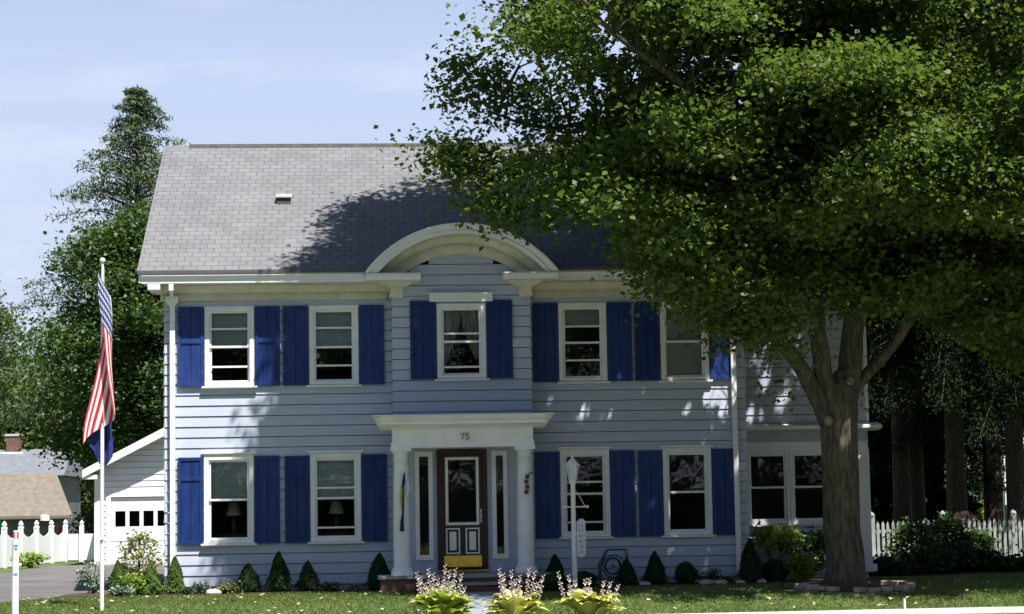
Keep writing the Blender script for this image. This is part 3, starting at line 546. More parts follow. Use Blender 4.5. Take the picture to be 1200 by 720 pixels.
# hall behind the entrance door
b = MB(); b.box(-1.08, 1.27, 1.6, 1.7, .5, 3.1); b.box(-1.1, 1.28, -.28, .14, .43, .5); b.box(-1.1, 1.28, -.28, .14, 2.75, 2.85); b.build('interior_wall', 'room', H)
cy_ = -1.25
for x in (-1.035, 1.13):
    b = MB(); b.box(x-.19, x+.19, cy_-.19, cy_+.19, .5, .56)
    b.lathe((x, cy_, .56), [(.18, 0), (.185, .03), (.17, .06), (.15, .075), (.148, .1)]+[(.148-.026*max(0, (t-.3)/.7)**1.3, .1+1.84*t) for t in np.linspace(0, 1, 12)]+[(.135, 1.945), (.135, 1.965), (.12, 1.975), (.122, 2.03), (.15, 2.06), (.155, 2.09)], 28)
    b.box(x-.18, x+.18, cy_-.18, cy_+.18, 2.65, 2.70); c = b.build('column', 'trim', H)
    for p in c.data.polygons: p.use_smooth = len(p.vertices) == 4 and abs(p.normal.z) < .9 and p.index > 6 and p.index < len(c.data.polygons)-6
b = MB(); b.box(-1.20, 1.30, -1.42, BY+.05, 2.702, 2.80); b.box(-1.18, 1.28, -1.40, BY+.05, 2.80, 3.03)
b.prism([(-1.40, 3.03), (-1.46, 3.06), (-1.50, 3.075), (-1.66, 3.10), (-1.66, 3.15), (-1.70, 3.17), (-1.74, 3.22), (-1.74, 3.24), (-.56, 3.30), (-.56, 3.03)], -1.38, 1.48)
en = b.build('entablature', 'trim', H)
b = MB()
for s, xe in ((-1, -1.38), (1, 1.48)):
    b.hexa([(xe, -1.5, 3.06), (xe+s*.02, -1.5, 3.06), (xe+s*.02, -.56, 3.06), (xe, -.56, 3.06), (xe, -1.74, 3.235), (xe+s*.13, -1.74, 3.235), (xe+s*.13, -.56, 3.26), (xe, -.56, 3.26)])
b.box(-1.53, 1.63, -1.76, -.56, 3.243, 3.262); b.build('crown_moulding', 'trim', en)
def text(body, size, loc, m, parent, name, ext=.006):
    cu = bpy.data.curves.new(name, 'FONT'); cu.body = body; cu.size = size; cu.extrude = ext; cu.align_x = 'CENTER'; t = bpy.data.objects.new(name, cu); COL.objects.link(t)
    bpy.context.view_layer.update(); dg = bpy.context.evaluated_depsgraph_get(); me = bpy.data.meshes.new_from_object(t.evaluated_get(dg)); bpy.data.objects.remove(t)
    me.transform(Matrix.Translation(loc) @ Matrix.Rotation(math.pi/2, 4, 'X')); me.materials.clear(); me.materials.append(M[m]); o = bpy.data.objects.new(name, me); COL.objects.link(o); o.parent = parent
    return o
text('75', .17, (.09, -1.415, 2.83), 'number', en, 'house_number')
b = MB(); b.box(-1.42, 1.52, -1.58, BY+.05, .10, .44); b.build('porch_base', 'brick', H)
b = MB(); b.box(-1.46, 1.56, -1.62, BY+.07, .443, .50); b.build('porch_floor', 'slate', H)
b = MB(); b.box(-.75, 1.0, -2.08, -1.62, .1, .33); st = b.build('step', 'brick', H); box(-.79, 1.04, -2.12, -1.62, .333, .37).build('tread', 'slate', st)
# ---- wing on the right, set back
WY = 1.2; WL, WR = 5.34, 7.85
b = MB(); siding(b, (WL, WY, 0), (1, 0, 0), (0, -1, 0), WR-WL, 3.12, 5.75, [], exp=.18); siding(b, (WL, WY, 0), (1, 0, 0), (0, -1, 0), WR-WL-.28, .3, 1.22, [], exp=.19); siding(b, (WR, WY, 0), (0, 1, 0), (1, 0, 0), 5.8, .3, 5.75); siding(b, (WL, 7.0, 0), (1, 0, 0), (0, 1, 0), WR-WL, .3, 5.75)
siding(b, (WR, WY, 0), (0, 1, 0), (1, 0, 0), 5.8, 5.75, 7.7, (), lambda z: ((z-5.75)/.637, 5.8-(z-5.75)/.637)); b.build('wing_wall', 'siding', H)
b = MB(); b.prism([(WY-.02, 2.78), (WY-.02, 2.98), (WY+.1, 2.98), (WY+.1, 2.78)], WL, WR); b.build('wing_frieze', mat('blue_grey_trim', (.33, .38, .42), .6, scale=3, col2=(.38, .43, .47)), H)
b = MB(); b.prism([(WY-.30, 3.02), (WY-.30, 3.07), (WY-.02, 3.13), (WY+.1, 3.13), (WY+.1, 2.98), (WY-.02, 2.98), (WY-.24, 3.0)], WL, WR+.22); b.box(WR-.02, WR+.2, WY+.1, 4.5, 3.0, 3.07)
b.box(WL, WR, WY-.03, WY+.1, 2.62, 2.78); b.box(WR-.28, WR+.01, WY-.06, WY+.2, .45, 2.62); b.box(WR-.02, WR+.04, WY-.03, WY+.1, 3.13, 5.75); b.box(WR-.32, WR+.08, WY-.12, WY+.25, .32, .46)
b.box(7.14, 7.57, WY-.01, WY+.1, 1.2, 2.62); b.build('wing_trim', 'trim', H)
window(5.50, 6.33, 1.24, 2.62, WY, (), .5, 0, 'blind', cw=.065); window(6.335, 7.14, 1.24, 2.62, WY, (), .5, 0, 'blind', cw=.065)
b = MB(); b.box(WL, WR-.1, WY+.3, WY+.35, .3, .5); b.box(WL, WR-.15, 4.2, 4.3, .3, 3.1); b.box(WL, WR-.15, WY+.2, 6.8, 2.85, 2.97); b.box(WL, WR-.15, WY+.2, 6.8, .3, .4); b.build('interior_wall', 'room', H)
wz = lambda y: 5.86+.637*(y-WY+.35)
b = MB(); b.prism([(WY-.4, wz(WY-.4)), (4.1, wz(4.1)), (4.1, wz(4.1)+.06), (WY-.4, wz(WY-.4)+.06)], XR-.4, WR+.35); b.prism([(7.4, wz(WY-.4)), (4.1, wz(4.1)), (4.1, wz(4.1)+.06), (7.4, wz(WY-.4)+.06)], XR-.4, WR+.35); b.uv = lambda c: (c.x, c.y*1.186); b.build('roof', 'shingle', H)
b = MB(); b.box(WL, WR+.33, WY-.36, WY-.31, 5.68, 5.85); b.box(WL, WR+.3, WY-.31, WY, 5.70, 5.72); b.build('fascia', 'trim', H)

# lamps on side tables behind the ground-floor windows
for i, (x, lab) in enumerate([(-4.06, 'pale shaded table lamp behind the ground-floor window farthest from the front door'), (-2.2, 'pale shaded table lamp behind the ground-floor window just left of the front door')]):
    tb = empty('side_table', (x, .62, .5), ['dark side table inside the far left ground-floor window', 'dark side table inside the ground-floor window beside the left column'][i], 'table', 'side tables behind the ground-floor windows')
    box(x-.3, x+.3, .42, .82, 1.2, 1.24).build('table_top', 'floorwood', tb)
    for dx in (-.26, .26):
        for dy in (.46, .78): box(x+dx-.02, x+dx+.02, dy-.02, dy+.02, .5, 1.2).build('leg', 'floorwood', tb)
    t = empty('table_lamp', (x, .62, 1.24), lab, 'lamp', 'table lamps behind the ground-floor windows')
    MB().lathe((x, .62, 1.24), [(.08, 0), (.08, .015), (.02, .03), (.05, .1), (.06, .17), (.03, .26), (.012, .3), (.012, .38)], 16).build('lamp_base', 'floorwood', t, smooth=True)
    MB().lathe((x, .62, 1.58), [(.15, 0), (.085, .23), (.08, .23), (.144, 0)], 20).build('lamp_shade', 'shade', t, smooth=True)
# ---------------------------------------------------------------- trees
def limb(b, pts, r0, r1, n=12, sub=6, wob=.09, jit=.03):
    """smooth tapered limb through the given points"""
    P = [Vector(p) for p in pts]; Q = [P[0]*2-P[1]]+P+[P[-1]*2-P[-2]]; out = []
    for i in range(1, len(Q)-2):
        for k in range(sub):
            t = k/sub; a, bb, c, d = Q[i-1:i+3]
            out.append(.5*((2*bb)+(c-a)*t+(2*a-5*bb+4*c-d)*t*t+(3*bb-a-3*c+d)*t**3))
    out.append(P[-1]); k = len(out)
    out = [p+Vector([random.uniform(-jit, jit)*(r0*.8+.2) for _ in range(3)]) if 0 < i < k-1 else p for i, p in enumerate(out)]
    b.tube(out, [r0+(r1-r0)*(i/(k-1))**.85 for i in range(k)], n, wob); return out

# ---- the big maple
def in_poly(u, v, poly):
    r = np.zeros(len(u), bool); n = len(poly)
    for i in range(n):
        (x0, y0), (x1, y1) = poly[i], poly[(i+1) % n]; c = ((y0 > v) != (y1 > v)) & (u < (x1-x0)*(v-y0)/(y1-y0+1e-9)+x0); r ^= c
    return r
TX, TY = 6.32, -3.25; tz = gz(TX, TY)
mt = empty('maple_tree', (TX, TY, tz), 'huge maple with forked trunk standing on the lawn before the house', 'tree')
b = MB(); P = lambda u, v, y: at(u, v, y)
# flared trunk
tp = [Vector((TX, TY, tz-.3)), Vector((TX, TY, tz+.02)), Vector((TX, TY, tz+.2)), Vector((TX+.01, TY, tz+.6)), P(987, 620, TY), P(986, 560, TY), P(984, 520, TY), P(983, 480, TY), P(985, 455, TY), P(987, 436, TY)]
b.tube([tp[0]+(tp[-1]-tp[0])*0]+[tp[0].lerp(tp[1], 1)]+tp[2:], [.48, .39, .34, .318, .308, .304, .306, .32, .26, .12], 36, .045)
sk = []
sk.append(limb(b, [P(978, 510, TY), P(958, 465, TY-.1), P(930, 420, TY-.3), P(905, 392, TY-.6), P(870, 350, TY-1.2), P(820, 300, TY-1.8), P(760, 262, TY-2.3), P(700, 235, TY-2.6)], .17, .035))
sk.append(limb(b, [P(980, 490, TY), P(966, 440, TY-.1), P(957, 380, TY-.2), P(953, 300, TY-.3), P(945, 220, TY-.5), P(925, 120, TY-.9), P(905, 20, TY-1.4), P(880, -120, TY-2)], .185, .05))
sk.append(limb(b, [P(990, 480, TY), P(997, 420, TY+.1), P(1002, 340, TY+.1), P(1008, 240, TY+.2), P(1030, 120, TY+.3), P(1052, 0, TY+.2), P(1050, -160, TY), P(1040, -330, TY)], .225, .07))
sk.append(limb(b, [P(992, 470, TY), P(1015, 440, TY+.1), P(1050, 400, TY+.1), P(1085, 340, TY-.3), P(1120, 270, TY-.9), P(1170, 190, TY-1.6), P(1230, 110, TY-2.2)], .12, .03))
sk.append(limb(b, [P(953, 320, TY-.3), P(900, 240, TY-.1), P(820, 180, TY+.3), P(730, 140, TY+.2), P(640, 150, TY), P(570, 130, TY)], .11, .015, 8))
sk.append(limb(b, [P(950, 270, TY-.4), P(880, 180, TY-1.8), P(800, 100, TY-3.2), P(720, 40, TY-3.9), P(650, -40, TY-4.2)], .11, .02, 8))
sk.append(limb(b, [P(1008, 240, TY+.2), P(960, 120, TY+1.2), P(890, 0, TY+2.2), P(810, -110, TY+2.8), P(730, -210, TY+3)], .12, .03, 8))
sk.append(limb(b, [P(1012, 230, TY+.2), P(1070, 140, TY+1.2), P(1140, 40, TY+2.4), P(1230, -60, TY+3)], .12, .03, 8))
sk.append(limb(b, [P(925, 120, TY-.9), P(820, -20, TY-1), P(700, -150, TY-.8), P(600, -240, TY-.4)], .09, .02, 8))
sk.append(limb(b, [P(1052, 0, TY+.2), P(1100, -120, TY-1), P(1180, -220, TY-2)], .10, .03, 8))
sk.append(limb(b, [P(870, 350, TY-1.2), P(850, 345, TY-1.6), P(800, 340, TY-1.9), P(770, 325, TY-2)], .04, .012, 7))
sk.append(limb(b, [P(820, 180, TY+.3), P(700, 210, TY-.4), P(600, 215, TY-.6), P(530, 195, TY-.7)], .06, .012, 7))
# trunk scar rings
SKP = np.array([tuple(p) for l in sk for p in l])
# crown sprays: an irregular envelope of overlapping lumps, trimmed to the tree's outline as it is seen
lumps = [((6.3, -3.6, 13.6), (4.6, 4.4, 4.2), 640), ((2.6, -3.6, 12.4), (3.4, 3.2, 2.6), 330), ((9.8, -3.6, 11.8), (4.0, 3.9, 3.8), 420), ((4.6, -5.7, 9.2), (3.3, 2.2, 2.6), 330), ((8.8, -5.6, 8.6), (3.8, 2.2, 3.0), 420),
         ((3.9, -1.4, 9.0), (3.1, 2.4, 2.3), 250), ((9.2, -.8, 8.8), (3.6, 2.6, 3.0), 250), ((1.9, -3.6, 8.6), (2.4, 1.9, 1.5), 190), ((12.5, -4, 8.5), (3.0, 3.6, 3.4), 330), ((5.4, -5.6, 7.2), (2.2, 1.8, 1.3), 170), ((3.3, -4.8, 6.9), (2.0, 1.5, 1.1), 130), ((8.7, -5.4, 6.2), (2.3, 1.8, 1.2), 150),
         ((6.3, -2.8, 7.6), (3.2, 2.6, 2.6), 260), ((11.2, -4.8, 5.8), (2.0, 2.0, 1.4), 150), ((6.4, -3, 17.2), (2.6, 2.6, 1.6), 130), ((4.6, -3.6, 6.3), (1.7, 1.6, .9), 120), ((6.0, -3.9, 6.4), (1.6, 1.3, 1.0), 120), ((5.2, -2.2, 6.6), (1.9, 1.3, 1.0), 110), ((9.0, -3.6, 5.2), (2.2, 1.9, 1.1), 160), ((11.2, -3.2, 5.0), (2.2, 2.0, 1.2), 150), ((8.0, -2.0, 6.6), (2.2, 1.6, 1.4), 140), ((6.1, -1.7, 6.2), (2.2, .9, 1.2), 130), ((4.9, -1.9, 5.9), (1.6, .9, .8), 80), ((9.6, -4.4, 6.2), (2.4, 1.8, 1.3), 150), ((9.9, -2.6, 4.5), (1.7, 1.5, .6), 80), ((12.0, -2.6, 4.2), (1.8, 1.5, .7), 90), ((12.0, -4.4, 5.6), (2.2, 1.8, 1.3), 120), ((.75, -4.7, 12.9), (1.8, 1.6, 1.5), 330), ((1.5, -2.8, 13.2), (2.5, 2.0, 2.0), 420), ((4.0, -1.6, 11.6), (2.8, 2.2, 1.9), 420)]
cl_ = np.vstack([shell(c, r, max(6, n//13), .55) for c, r, n in lumps]); dome = []
for c in cl_:                                        # each clump is a shallow dome of sprays: lit on top, open and dark beneath
    q_ = rng.normal(size=(19, 3)); q_ /= np.linalg.norm(q_, axis=1)[:, None]; q_[:, 2] = np.abs(q_[:, 2])-.15; dome.append(c+q_*rng.uniform(.55, 1.05, (19, 1))*np.array([.95, .95, .5])*rng.uniform(.7, 1.25))
cs = np.vstack(dome)
u, v = proj(cs)
OUT = [(-400, -400), (380, -400), (480, -250), (540, -130), (612, -40), (600, 5), (618, 42), (668, 62), (700, 88), (690, 122), (668, 150), (700, 180), (560, 190), (600, 232), (660, 248), (730, 262), (752, 300), (790, 345), (835, 372), (868, 400), (905, 395), (930, 372), (960, 366), (1010, 385), (1045, 410), (1100, 440), (1160, 465), (1300, 480), (2500, 470), (2500, -3000), (-400, -3000)]
gap = np.zeros(len(cs), bool)
for gu, gv, gr in ((722, 55, 17), (738, 85, 13), (700, 25, 16), (862, 75, 12), (868, 118, 11), (872, 30, 12), (690, 100, 14), (1016, 300, 13)): gap |= (u-gu)**2+(v-gv)**2 < (gr*1.35)**2
cs = cs[in_poly(u, v, OUT) & ~gap]
# the loose left sprays against the sky and over the roof, following the boughs
def bough(pts, n, sp, r):
    out = []
    for _ in range(n):
        i = random.uniform(0, len(pts)-1.001); k = int(i); p = Vector(pts[k]).lerp(Vector(pts[k+1]), i-k); out.append(tuple(p+Vector((random.gauss(0, sp), random.gauss(0, sp*1.2), random.gauss(0, sp*.6)))))
    return out
ex = []
ex += bough([P(536, 70, TY), P(560, 78, TY), P(590, 95, TY)], 8, .16, 0)
ex += bough([P(520, 110, TY), P(560, 125, TY), P(640, 150, TY), P(700, 160, TY)], 16, .2, 0)
ex += bough([P(548, 90, TY), P(600, 105, TY), P(625, 118, TY)], 8, .16, 0)
ex += bough([P(510, 182, TY-.6), P(540, 185, TY-.6), P(600, 200, TY-.5), P(680, 205, TY-.4), P(740, 215, TY)], 34, .22, 0)
ex += bough([P(545, 205, TY-.6), P(580, 235, TY-.6), P(600, 250, TY-.6), P(660, 240, TY-.6), P(720, 245, TY-.6)], 22, .17, 0)
ex += bough([P(598, 240, TY-.8), P(604, 262, TY-.8)], 3, .06, 0)
ex += bough([P(620, 15, TY-3), P(660, 40, TY-3), P(700, 60, TY-3.2)], 18, .24, 0)
ex += bough([P(640, 110, TY-1), P(680, 95, TY-1.5), P(720, 80, TY-2)], 10, .18, 0)
ex += bough([P(925, 400, TY-.9), P(905, 378, TY-1.2), P(870, 338, TY-1.9), P(820, 290, TY-2.5), P(760, 252, TY-3.0), P(705, 228, TY-3.2)], 58, .3, 0)
ex += bough([P(955, 350, TY-.8), P(955, 300, TY-.9), P(1000, 300, TY-.8), P(1060, 350, TY-.9), P(1090, 320, TY-1.1)], 42, .34, 0)
ex += bough([P(748, 290, TY-1.8), P(790, 330, TY-1.8), P(850, 365, TY-1.3)], 26, .2, 0)
ex += bough([P(845, 380, TY-1), P(880, 395, TY-.8)], 12, .16, 0)
cs = np.vstack([cs, np.array(ex)])
# twigs from the nearest bough to each spray
for c in cs[::5]:
    d = np.linalg.norm(SKP-c, axis=1)*(1+.35*rng.random(len(SKP))); a = SKP[d.argmin()]; L_ = np.linalg.norm(a-c)
    if .3 < L_ < 2.6:
        w3 = lambda q_: np.array([random.uniform(-q_, q_) for _ in range(3)])*L_
        m1, m2 = a*.68+c*.32+w3(.12)+np.array([0, 0, .10*L_]), a*.32+c*.68+w3(.14)+np.array([0, 0, .12*L_]); b.tube([tuple(a), tuple(m1), tuple(m2), tuple(c)], [.010+.009*L_, .009+.005*L_, .007, .004], 5)
b.build('trunk', 'bark', mt, smooth=True)
for (u_, v_, r_, dy) in ((971, 493, .075, -.34), (997, 447, .06, -.33), (952, 383, .04, -.37)):
    q = at(u_, v_, TY+dy); MB().ball(tuple(q), r_, 8, (1, .55, 1.15), .06).build('branch_scar', 'cutwood', mt, smooth=True)
pts = sprays(cs, rng.uniform(.40, .80, len(cs)), 84, .55)
pts2 = sprays(np.array([tuple(P(905, 440, TY-.5)), tuple(P(910, 455, TY-.5)), tuple(P(915, 466, TY-.5)), tuple(P(1008, 440, TY-.4)), tuple(P(1012, 470, TY-.4))]), .3, 16, 1)
pts = np.vstack([pts, pts2]); rd = np.array(SDIR)
pu, pv = proj(pts)                                   # openings right through the crown where the sky shows
for gu, gv, gr in ((722, 58, 12), (700, 98, 9), (742, 90, 8), (862, 78, 8), (868, 120, 7), (708, 22, 9)): pts, pu, pv = (lambda k_: (pts[k_], pu[k_], pv[k_]))((pu-gu)**2+((pv-gv)*.8)**2 > (gr*(.35+.95*rng.random(len(pts))))**2)
# gaps in the crown that let sun flecks through to the wall
fl_ = [(rng.uniform(1.6, 5.2), rng.uniform(.5, 4.9), rng.uniform(.05, .10)) for _ in range(34)]+[(rng.uniform(-1.1, 1.3), rng.uniform(3.3, 5.0), rng.uniform(.05, .12)) for _ in range(14)]+[(rng.uniform(5.4, 7.6), rng.uniform(.4, 4.9), rng.uniform(.06, .14)) for _ in range(34)]
for gx_, gz_, gr_ in fl_+[(4.85, 4.0, .42), (4.95, 3.4, .34), (4.65, 3.65, .2), (2.95, 3.85, .10), (4.2, 3.3, .13), (1.75, 3.6, .10), (3.9, 3.75, .10), (-.3, 3.65, .2), (-.05, 3.5, .14), (.4, 3.7, .12), (.75, 3.5, .17), (-1.0, 4.7, .15), (-1.0, 4.4, .13), (5.05, 2.1, .22), (3.2, 1.9, .12), (3.5, 1.5, .12), (3.9, .9, .12),
                       (5.9, 3.9, .22), (6.2, 3.5, .2), (5.8, 4.4, .2), (6.5, 4.1, .22), (5.6, 3.3, .16), (6.1, 4.8, .2), (5.5, 4.2, .13), (2.3, 3.3, .13), (-1.3, 4.2, .12), (-.9, 2.0, .1), (1.15, 1.2, .12), (3.0, 6.6, .12), (1.8, 6.3, .12), (2.1, 6.4, .10), (7.6, 2.4, .2), (5.7, 1.15, .35), (6.2, 1.0, .3)]:
    o_ = np.array([gx_, 0 if gx_ < 5.31 and gz_ < 5.4 else (.9 if gz_ > 5.4 else WY), gz_]); dd = pts-o_; k_ = dd@rd; rr_ = np.linalg.norm(dd-k_[:, None]*rd, axis=1); pts = pts[~((rr_ < gr_*(.35+1.0*rng.random(len(pts)))) & (k_ > 0))]
for gx_, gy_, gr_ in [(rng.uniform(2.5, 12.5), rng.uniform(-6.1, -2.2), rng.uniform(.1, .32)) for _ in range(40)]+[(rng.uniform(-2, 2), rng.uniform(-6, -2.5), rng.uniform(.1, .25)) for _ in range(10)]+[(5.9, .3, .5), (6.3, .1, .42), (6.7, -.4, .35)]:
    dd = pts-np.array([gx_, gy_, .1 if gy_ < -1 else .9]); k_ = dd@rd; rr_ = np.linalg.norm(dd-k_[:, None]*rd, axis=1); pts = pts[~((rr_ < gr_*(.4+1.0*rng.random(len(pts)))) & (k_ > 0))]
leaves(pts, .098, 'crown', 'leaf', mt, up=.4, aspect=.8, drop=.5, jit=.5)
# tree ring: two courses of stone round a mulch patch
tr = empty('tree_ring', (TX, TY-.35, gz(TX, TY-.4)), 'low ring of reddish edging stones around the foot of the big maple', 'edging')
n = 26; b = MB()
for lv in (0, 1):
    for i in range(n):
        if lv and i % 7 == 3: continue
        a0, a1 = 2*math.pi*(i+.5*lv)/n+.008, 2*math.pi*(i+1+.5*lv)/n-.008; q = []
        j = random.uniform(-.02, .02); zb = gz(TX, TY-.28+.9*math.sin(a0))-.06+lv*.085; h = .08+random.uniform(-.008, .006)
        for z in (zb, zb+h):
            for a, rr in ((a0, .93+j), (a1, .93+j), (a1, .79+j), (a0, .79+j)): q.append((TX+.08+rr*math.cos(a)*1.06, TY-.28+rr*math.sin(a)*.95, z))
        b.hexa(q)
b.build('edging_stone', 'stone', tr, bevel=.012)
b = MB(); b.ball((TX, TY-.3, gz(TX, TY)-.1), 1.0, 14, (.84, .78, .2), .012); b.build('mulch_mound', 'mulch', tr, smooth=True)
tag(MB().hexa([(7.05, -4.32, .05), (7.2, -4.3, .05), (7.2, -4.15, .05), (7.05, -4.15, .05), (7.03, -4.30, .17), (7.22, -4.32, .19), (7.18, -4.13, .17), (7.07, -4.17, .16)]).build('rock', 'pale_stone', bevel=.03), 'small pale rock lying at the right end of the tree ring', 'rock')

def rough_tree(name, x, y, h, r, label, m='leaf2', bark='bark', n=260, per=60, leaf=.2, base=None, tr=.22, group=None, zlo=.25, rad=1.4, lob=7):
    z0 = gz(x, y) if base is None else base; t = empty(name, (x, y, z0), label, 'tree', group); b = MB()
    limb(b, [(x, y, z0-.2), (x+.1, y, z0+h*.3), (x-.1, y+.1, z0+h*.6), (x, y, z0+h*.9)], tr, .05, 10)
    C = []
    for i in range(lob):
        a = i*2.4+random.random(); f = (i+.5)/lob; rr = r*(.62 if lob > 1 else 0)*math.sin(math.pi*(.2+.75*f))
        c = (x+rr*math.cos(a), y+rr*math.sin(a), z0+h*(zlo+(1-zlo)*(.18+.72*f))); q = r*(.62-.18*f)
        C.append(shell(c, (q, q, q*.8), n//lob, .55)); limb(b, [(x, y, z0+h*.35), tuple(Vector((x, y, z0+h*.4)).lerp(Vector(c), .5)), c], tr*.4, .03, 6, 3)
    b.build('trunk', bark, t, smooth=True); C = np.vstack(C)
    leaves(sprays(C, rad*rng.uniform(.7, 1.3, len(C)), per, .5), leaf, 'crown', m, t, up=.5, drop=.3); return t
def conifer(x, y, h, r, label, m='spruce', n=None, asp=.24, zlo=.08, base=None, tr=.3, group=None, leaf=.22, per=34, droop=.35, name='spruce_tree', lean=0, gap=.25):
    z0 = gz(x, y) if base is None else base; t = empty(name, (x, y, z0), label, 'tree', group); b = MB(); b.tube([(x, y, z0-.2), (x, y, z0+h*.5), (x, y, z0+h)], [tr, tr*.6, .02], 10, .05); P_ = []
    z = zlo*h; k = 0
    while z < h*.985:
        f = (z-zlo*h)/(h-zlo*h); L0 = r*(1-f)**.85+.15; nb = 6 if f < .8 else 5
        for i in range(nb):
            if random.random() < gap*.35: continue
            a = k*1.1+i*2*math.pi/nb+random.uniform(-.3, .3); L_ = L0*random.uniform(.7, 1.12); d = Vector((math.cos(a), math.sin(a), 0)); q0 = Vector((x, y, z0+z))
            tip = q0+d*L_+Vector((0, 0, .12*L_-droop*L_*(.4+.6*(1-f)))); mid = q0.lerp(tip, .5)+Vector((0, 0, .1*L_)); b.tube([q0, mid, tip], [.03+.012*L_, .02, .008], 4)
            ns = max(3, int(L_/.33))
            for j in range(ns):
                s = (j+.6)/ns; p = q0.lerp(tip, s)+Vector((0, 0, .1*L_*math.sin(math.pi*s)-.06)); wd = .32*(1-s*.6)*min(1.6, L_*.5+.3); P_ += [(tuple(p), wd)]
        z += max(.28, .05*h*(1-f)**.4*.62); k += 1
    b.build('trunk', 'bark_dark', t, smooth=True); C = np.array([p for p, _ in P_]); W = np.array([w_ for _, w_ in P_])
    leaves(sprays(C, W*2.1, per, .5), leaf, 'crown', m, t, up=.25, aspect=asp, drop=1.0); return t
# behind, left
conifer(-9.9, 37, 18.2, 6.3, 'tall ragged spruce rising above the roof at the far left', zlo=.3, tr=.3, base=-1, leaf=.2, per=44, gap=.75, droop=.1)
rough_tree('leafy_tree', -8.8, 29, 11.3, 2.9, 'dark leafy tree beside the house roof, behind the flag', n=300, per=170, leaf=.15, zlo=.17, rad=1.1, lob=11)
rough_tree('leafy_tree', -9.9, 33, 4.2, .9, 'low dark tree between the garage and the brown roof', n=150, per=60, leaf=.17, zlo=.0, rad=.9, base=-.2, lob=6)
rough_tree('leafy_tree', at(-42, 380, 66).x, 66, 15.0, 2.6, 'leafy tree cut by the left edge of the picture', m='leaf3', n=330, per=60, leaf=.2, zlo=.42, rad=1.0, base=-1.3, lob=8)
for i, (u_, y_, h_, r_) in enumerate([(-60, 84, 13.5, 5.5), (0, 80, 11.8, 5), (45, 88, 13.6, 5.5), (92, 82, 11.5, 5), (140, 90, 13, 6), (190, 84, 12, 5), (-130, 90, 15, 6)]):
    q = at(u_, 500, y_); rough_tree('woodland_tree', q.x, y_, h_, r_, ['far tree beyond the frame, left of the brown roof', 'far woodland tree rising behind the chimney', 'far woodland tree right of the chimney, tallest of the wood', 'far woodland tree half hidden by the dark leafy tree', 'far tree behind the dark leafy tree', 'far tree behind the house roof', 'far tree beyond the left edge'][i], m='leaf3', n=200, per=46, leaf=.36, zlo=.0, rad=2.2, base=-1.3, group='far wood behind the brown roof', lob=7)
# dark evergreens to the right
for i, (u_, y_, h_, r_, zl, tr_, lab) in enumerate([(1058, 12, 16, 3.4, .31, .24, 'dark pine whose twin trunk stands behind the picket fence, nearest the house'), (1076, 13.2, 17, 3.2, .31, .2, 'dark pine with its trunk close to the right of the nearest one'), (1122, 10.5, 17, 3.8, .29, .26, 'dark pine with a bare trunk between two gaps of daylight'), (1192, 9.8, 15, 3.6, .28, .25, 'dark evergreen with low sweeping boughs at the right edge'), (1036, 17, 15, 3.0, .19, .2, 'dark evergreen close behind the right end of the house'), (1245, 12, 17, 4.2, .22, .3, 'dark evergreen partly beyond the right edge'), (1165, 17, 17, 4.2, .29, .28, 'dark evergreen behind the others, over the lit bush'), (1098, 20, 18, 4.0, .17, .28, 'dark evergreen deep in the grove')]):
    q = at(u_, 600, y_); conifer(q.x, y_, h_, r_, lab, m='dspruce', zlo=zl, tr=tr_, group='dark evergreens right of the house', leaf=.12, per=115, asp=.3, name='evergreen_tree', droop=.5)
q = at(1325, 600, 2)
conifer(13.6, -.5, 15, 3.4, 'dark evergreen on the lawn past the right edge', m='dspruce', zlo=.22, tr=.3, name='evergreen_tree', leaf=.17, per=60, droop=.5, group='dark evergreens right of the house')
for i, (u_, y_, h_, r_) in enumerate([(1040, 42, 10, 4), (1110, 46, 12, 5), (1180, 44, 11, 5), (1260, 46, 13, 6)]):
    q = at(u_, 600, y_); rough_tree('leafy_tree', q.x, y_, h_, r_, ['distant leafy tree seen in the slit between house and pines', 'distant leafy tree deep behind the pines', 'distant leafy tree behind the lit bush', 'distant leafy tree past the right edge'][i], m='leaf3', n=180, per=46, leaf=.3, zlo=.0, rad=1.8, group='distant trees behind the evergreens')
# trees out of view, added to block low sky and darken the window glass
for i, x in enumerate(range(-42, 46, 8)):
    rough_tree('sky_block_tree', x+random.uniform(-2, 2), -52+random.uniform(-3, 3), random.uniform(13, 17), 5.5, 'unseen leafy tree added across the road to block sky, %s' % ['far left of the row', 'second from the left', 'third from the left', 'fourth from the left', 'fifth from the left', 'in the middle of the row', 'right of the middle one', 'fifth from the right end', 'fourth from the right end', 'third from the right end', 'second from the right end'][i], n=170, per=40, leaf=.5, zlo=.06, rad=2.2, group='unseen sky-blocking trees across the road', lob=7)
for x, y, h_, lab in ((-21, -8, 14, 'unseen leafy tree added on the verge left of the driveway to block sky'), (-19, 8, 13, 'unseen leafy tree added in the side yard left of the driveway to block sky'), (24, -8, 14, 'unseen leafy tree added on the verge right of the big maple to block sky'), (-30, -22, 15, 'unseen leafy tree added left of the camera to block sky'), (30, -24, 15, 'unseen leafy tree added right of the camera to block sky')):  # side trees outside the view, added to cut sky light on the facade
    rough_tree('sky_block_tree', x, y, h_, 4.8, lab, n=200, per=50, leaf=.35, zlo=.12, rad=1.8, lob=8)
hd = empty('hedge', (0, -45, 0), 'unseen long hedge added behind the camera to darken window reflections', 'hedge'); n = 30000; P_ = np.stack([rng.uniform(-45, 45, n), -45+rng.uniform(-.7, .7, n), 2.6*rng.random(n)**.7], 1)  # unseen hedge, added so the lower panes reflect something dark
leaves(P_, .22, 'foliage', 'conedark', hd, up=.3); box(-45, 45, -45.4, -44.6, 0, 2.2).build('stem', 'conedark', hd)
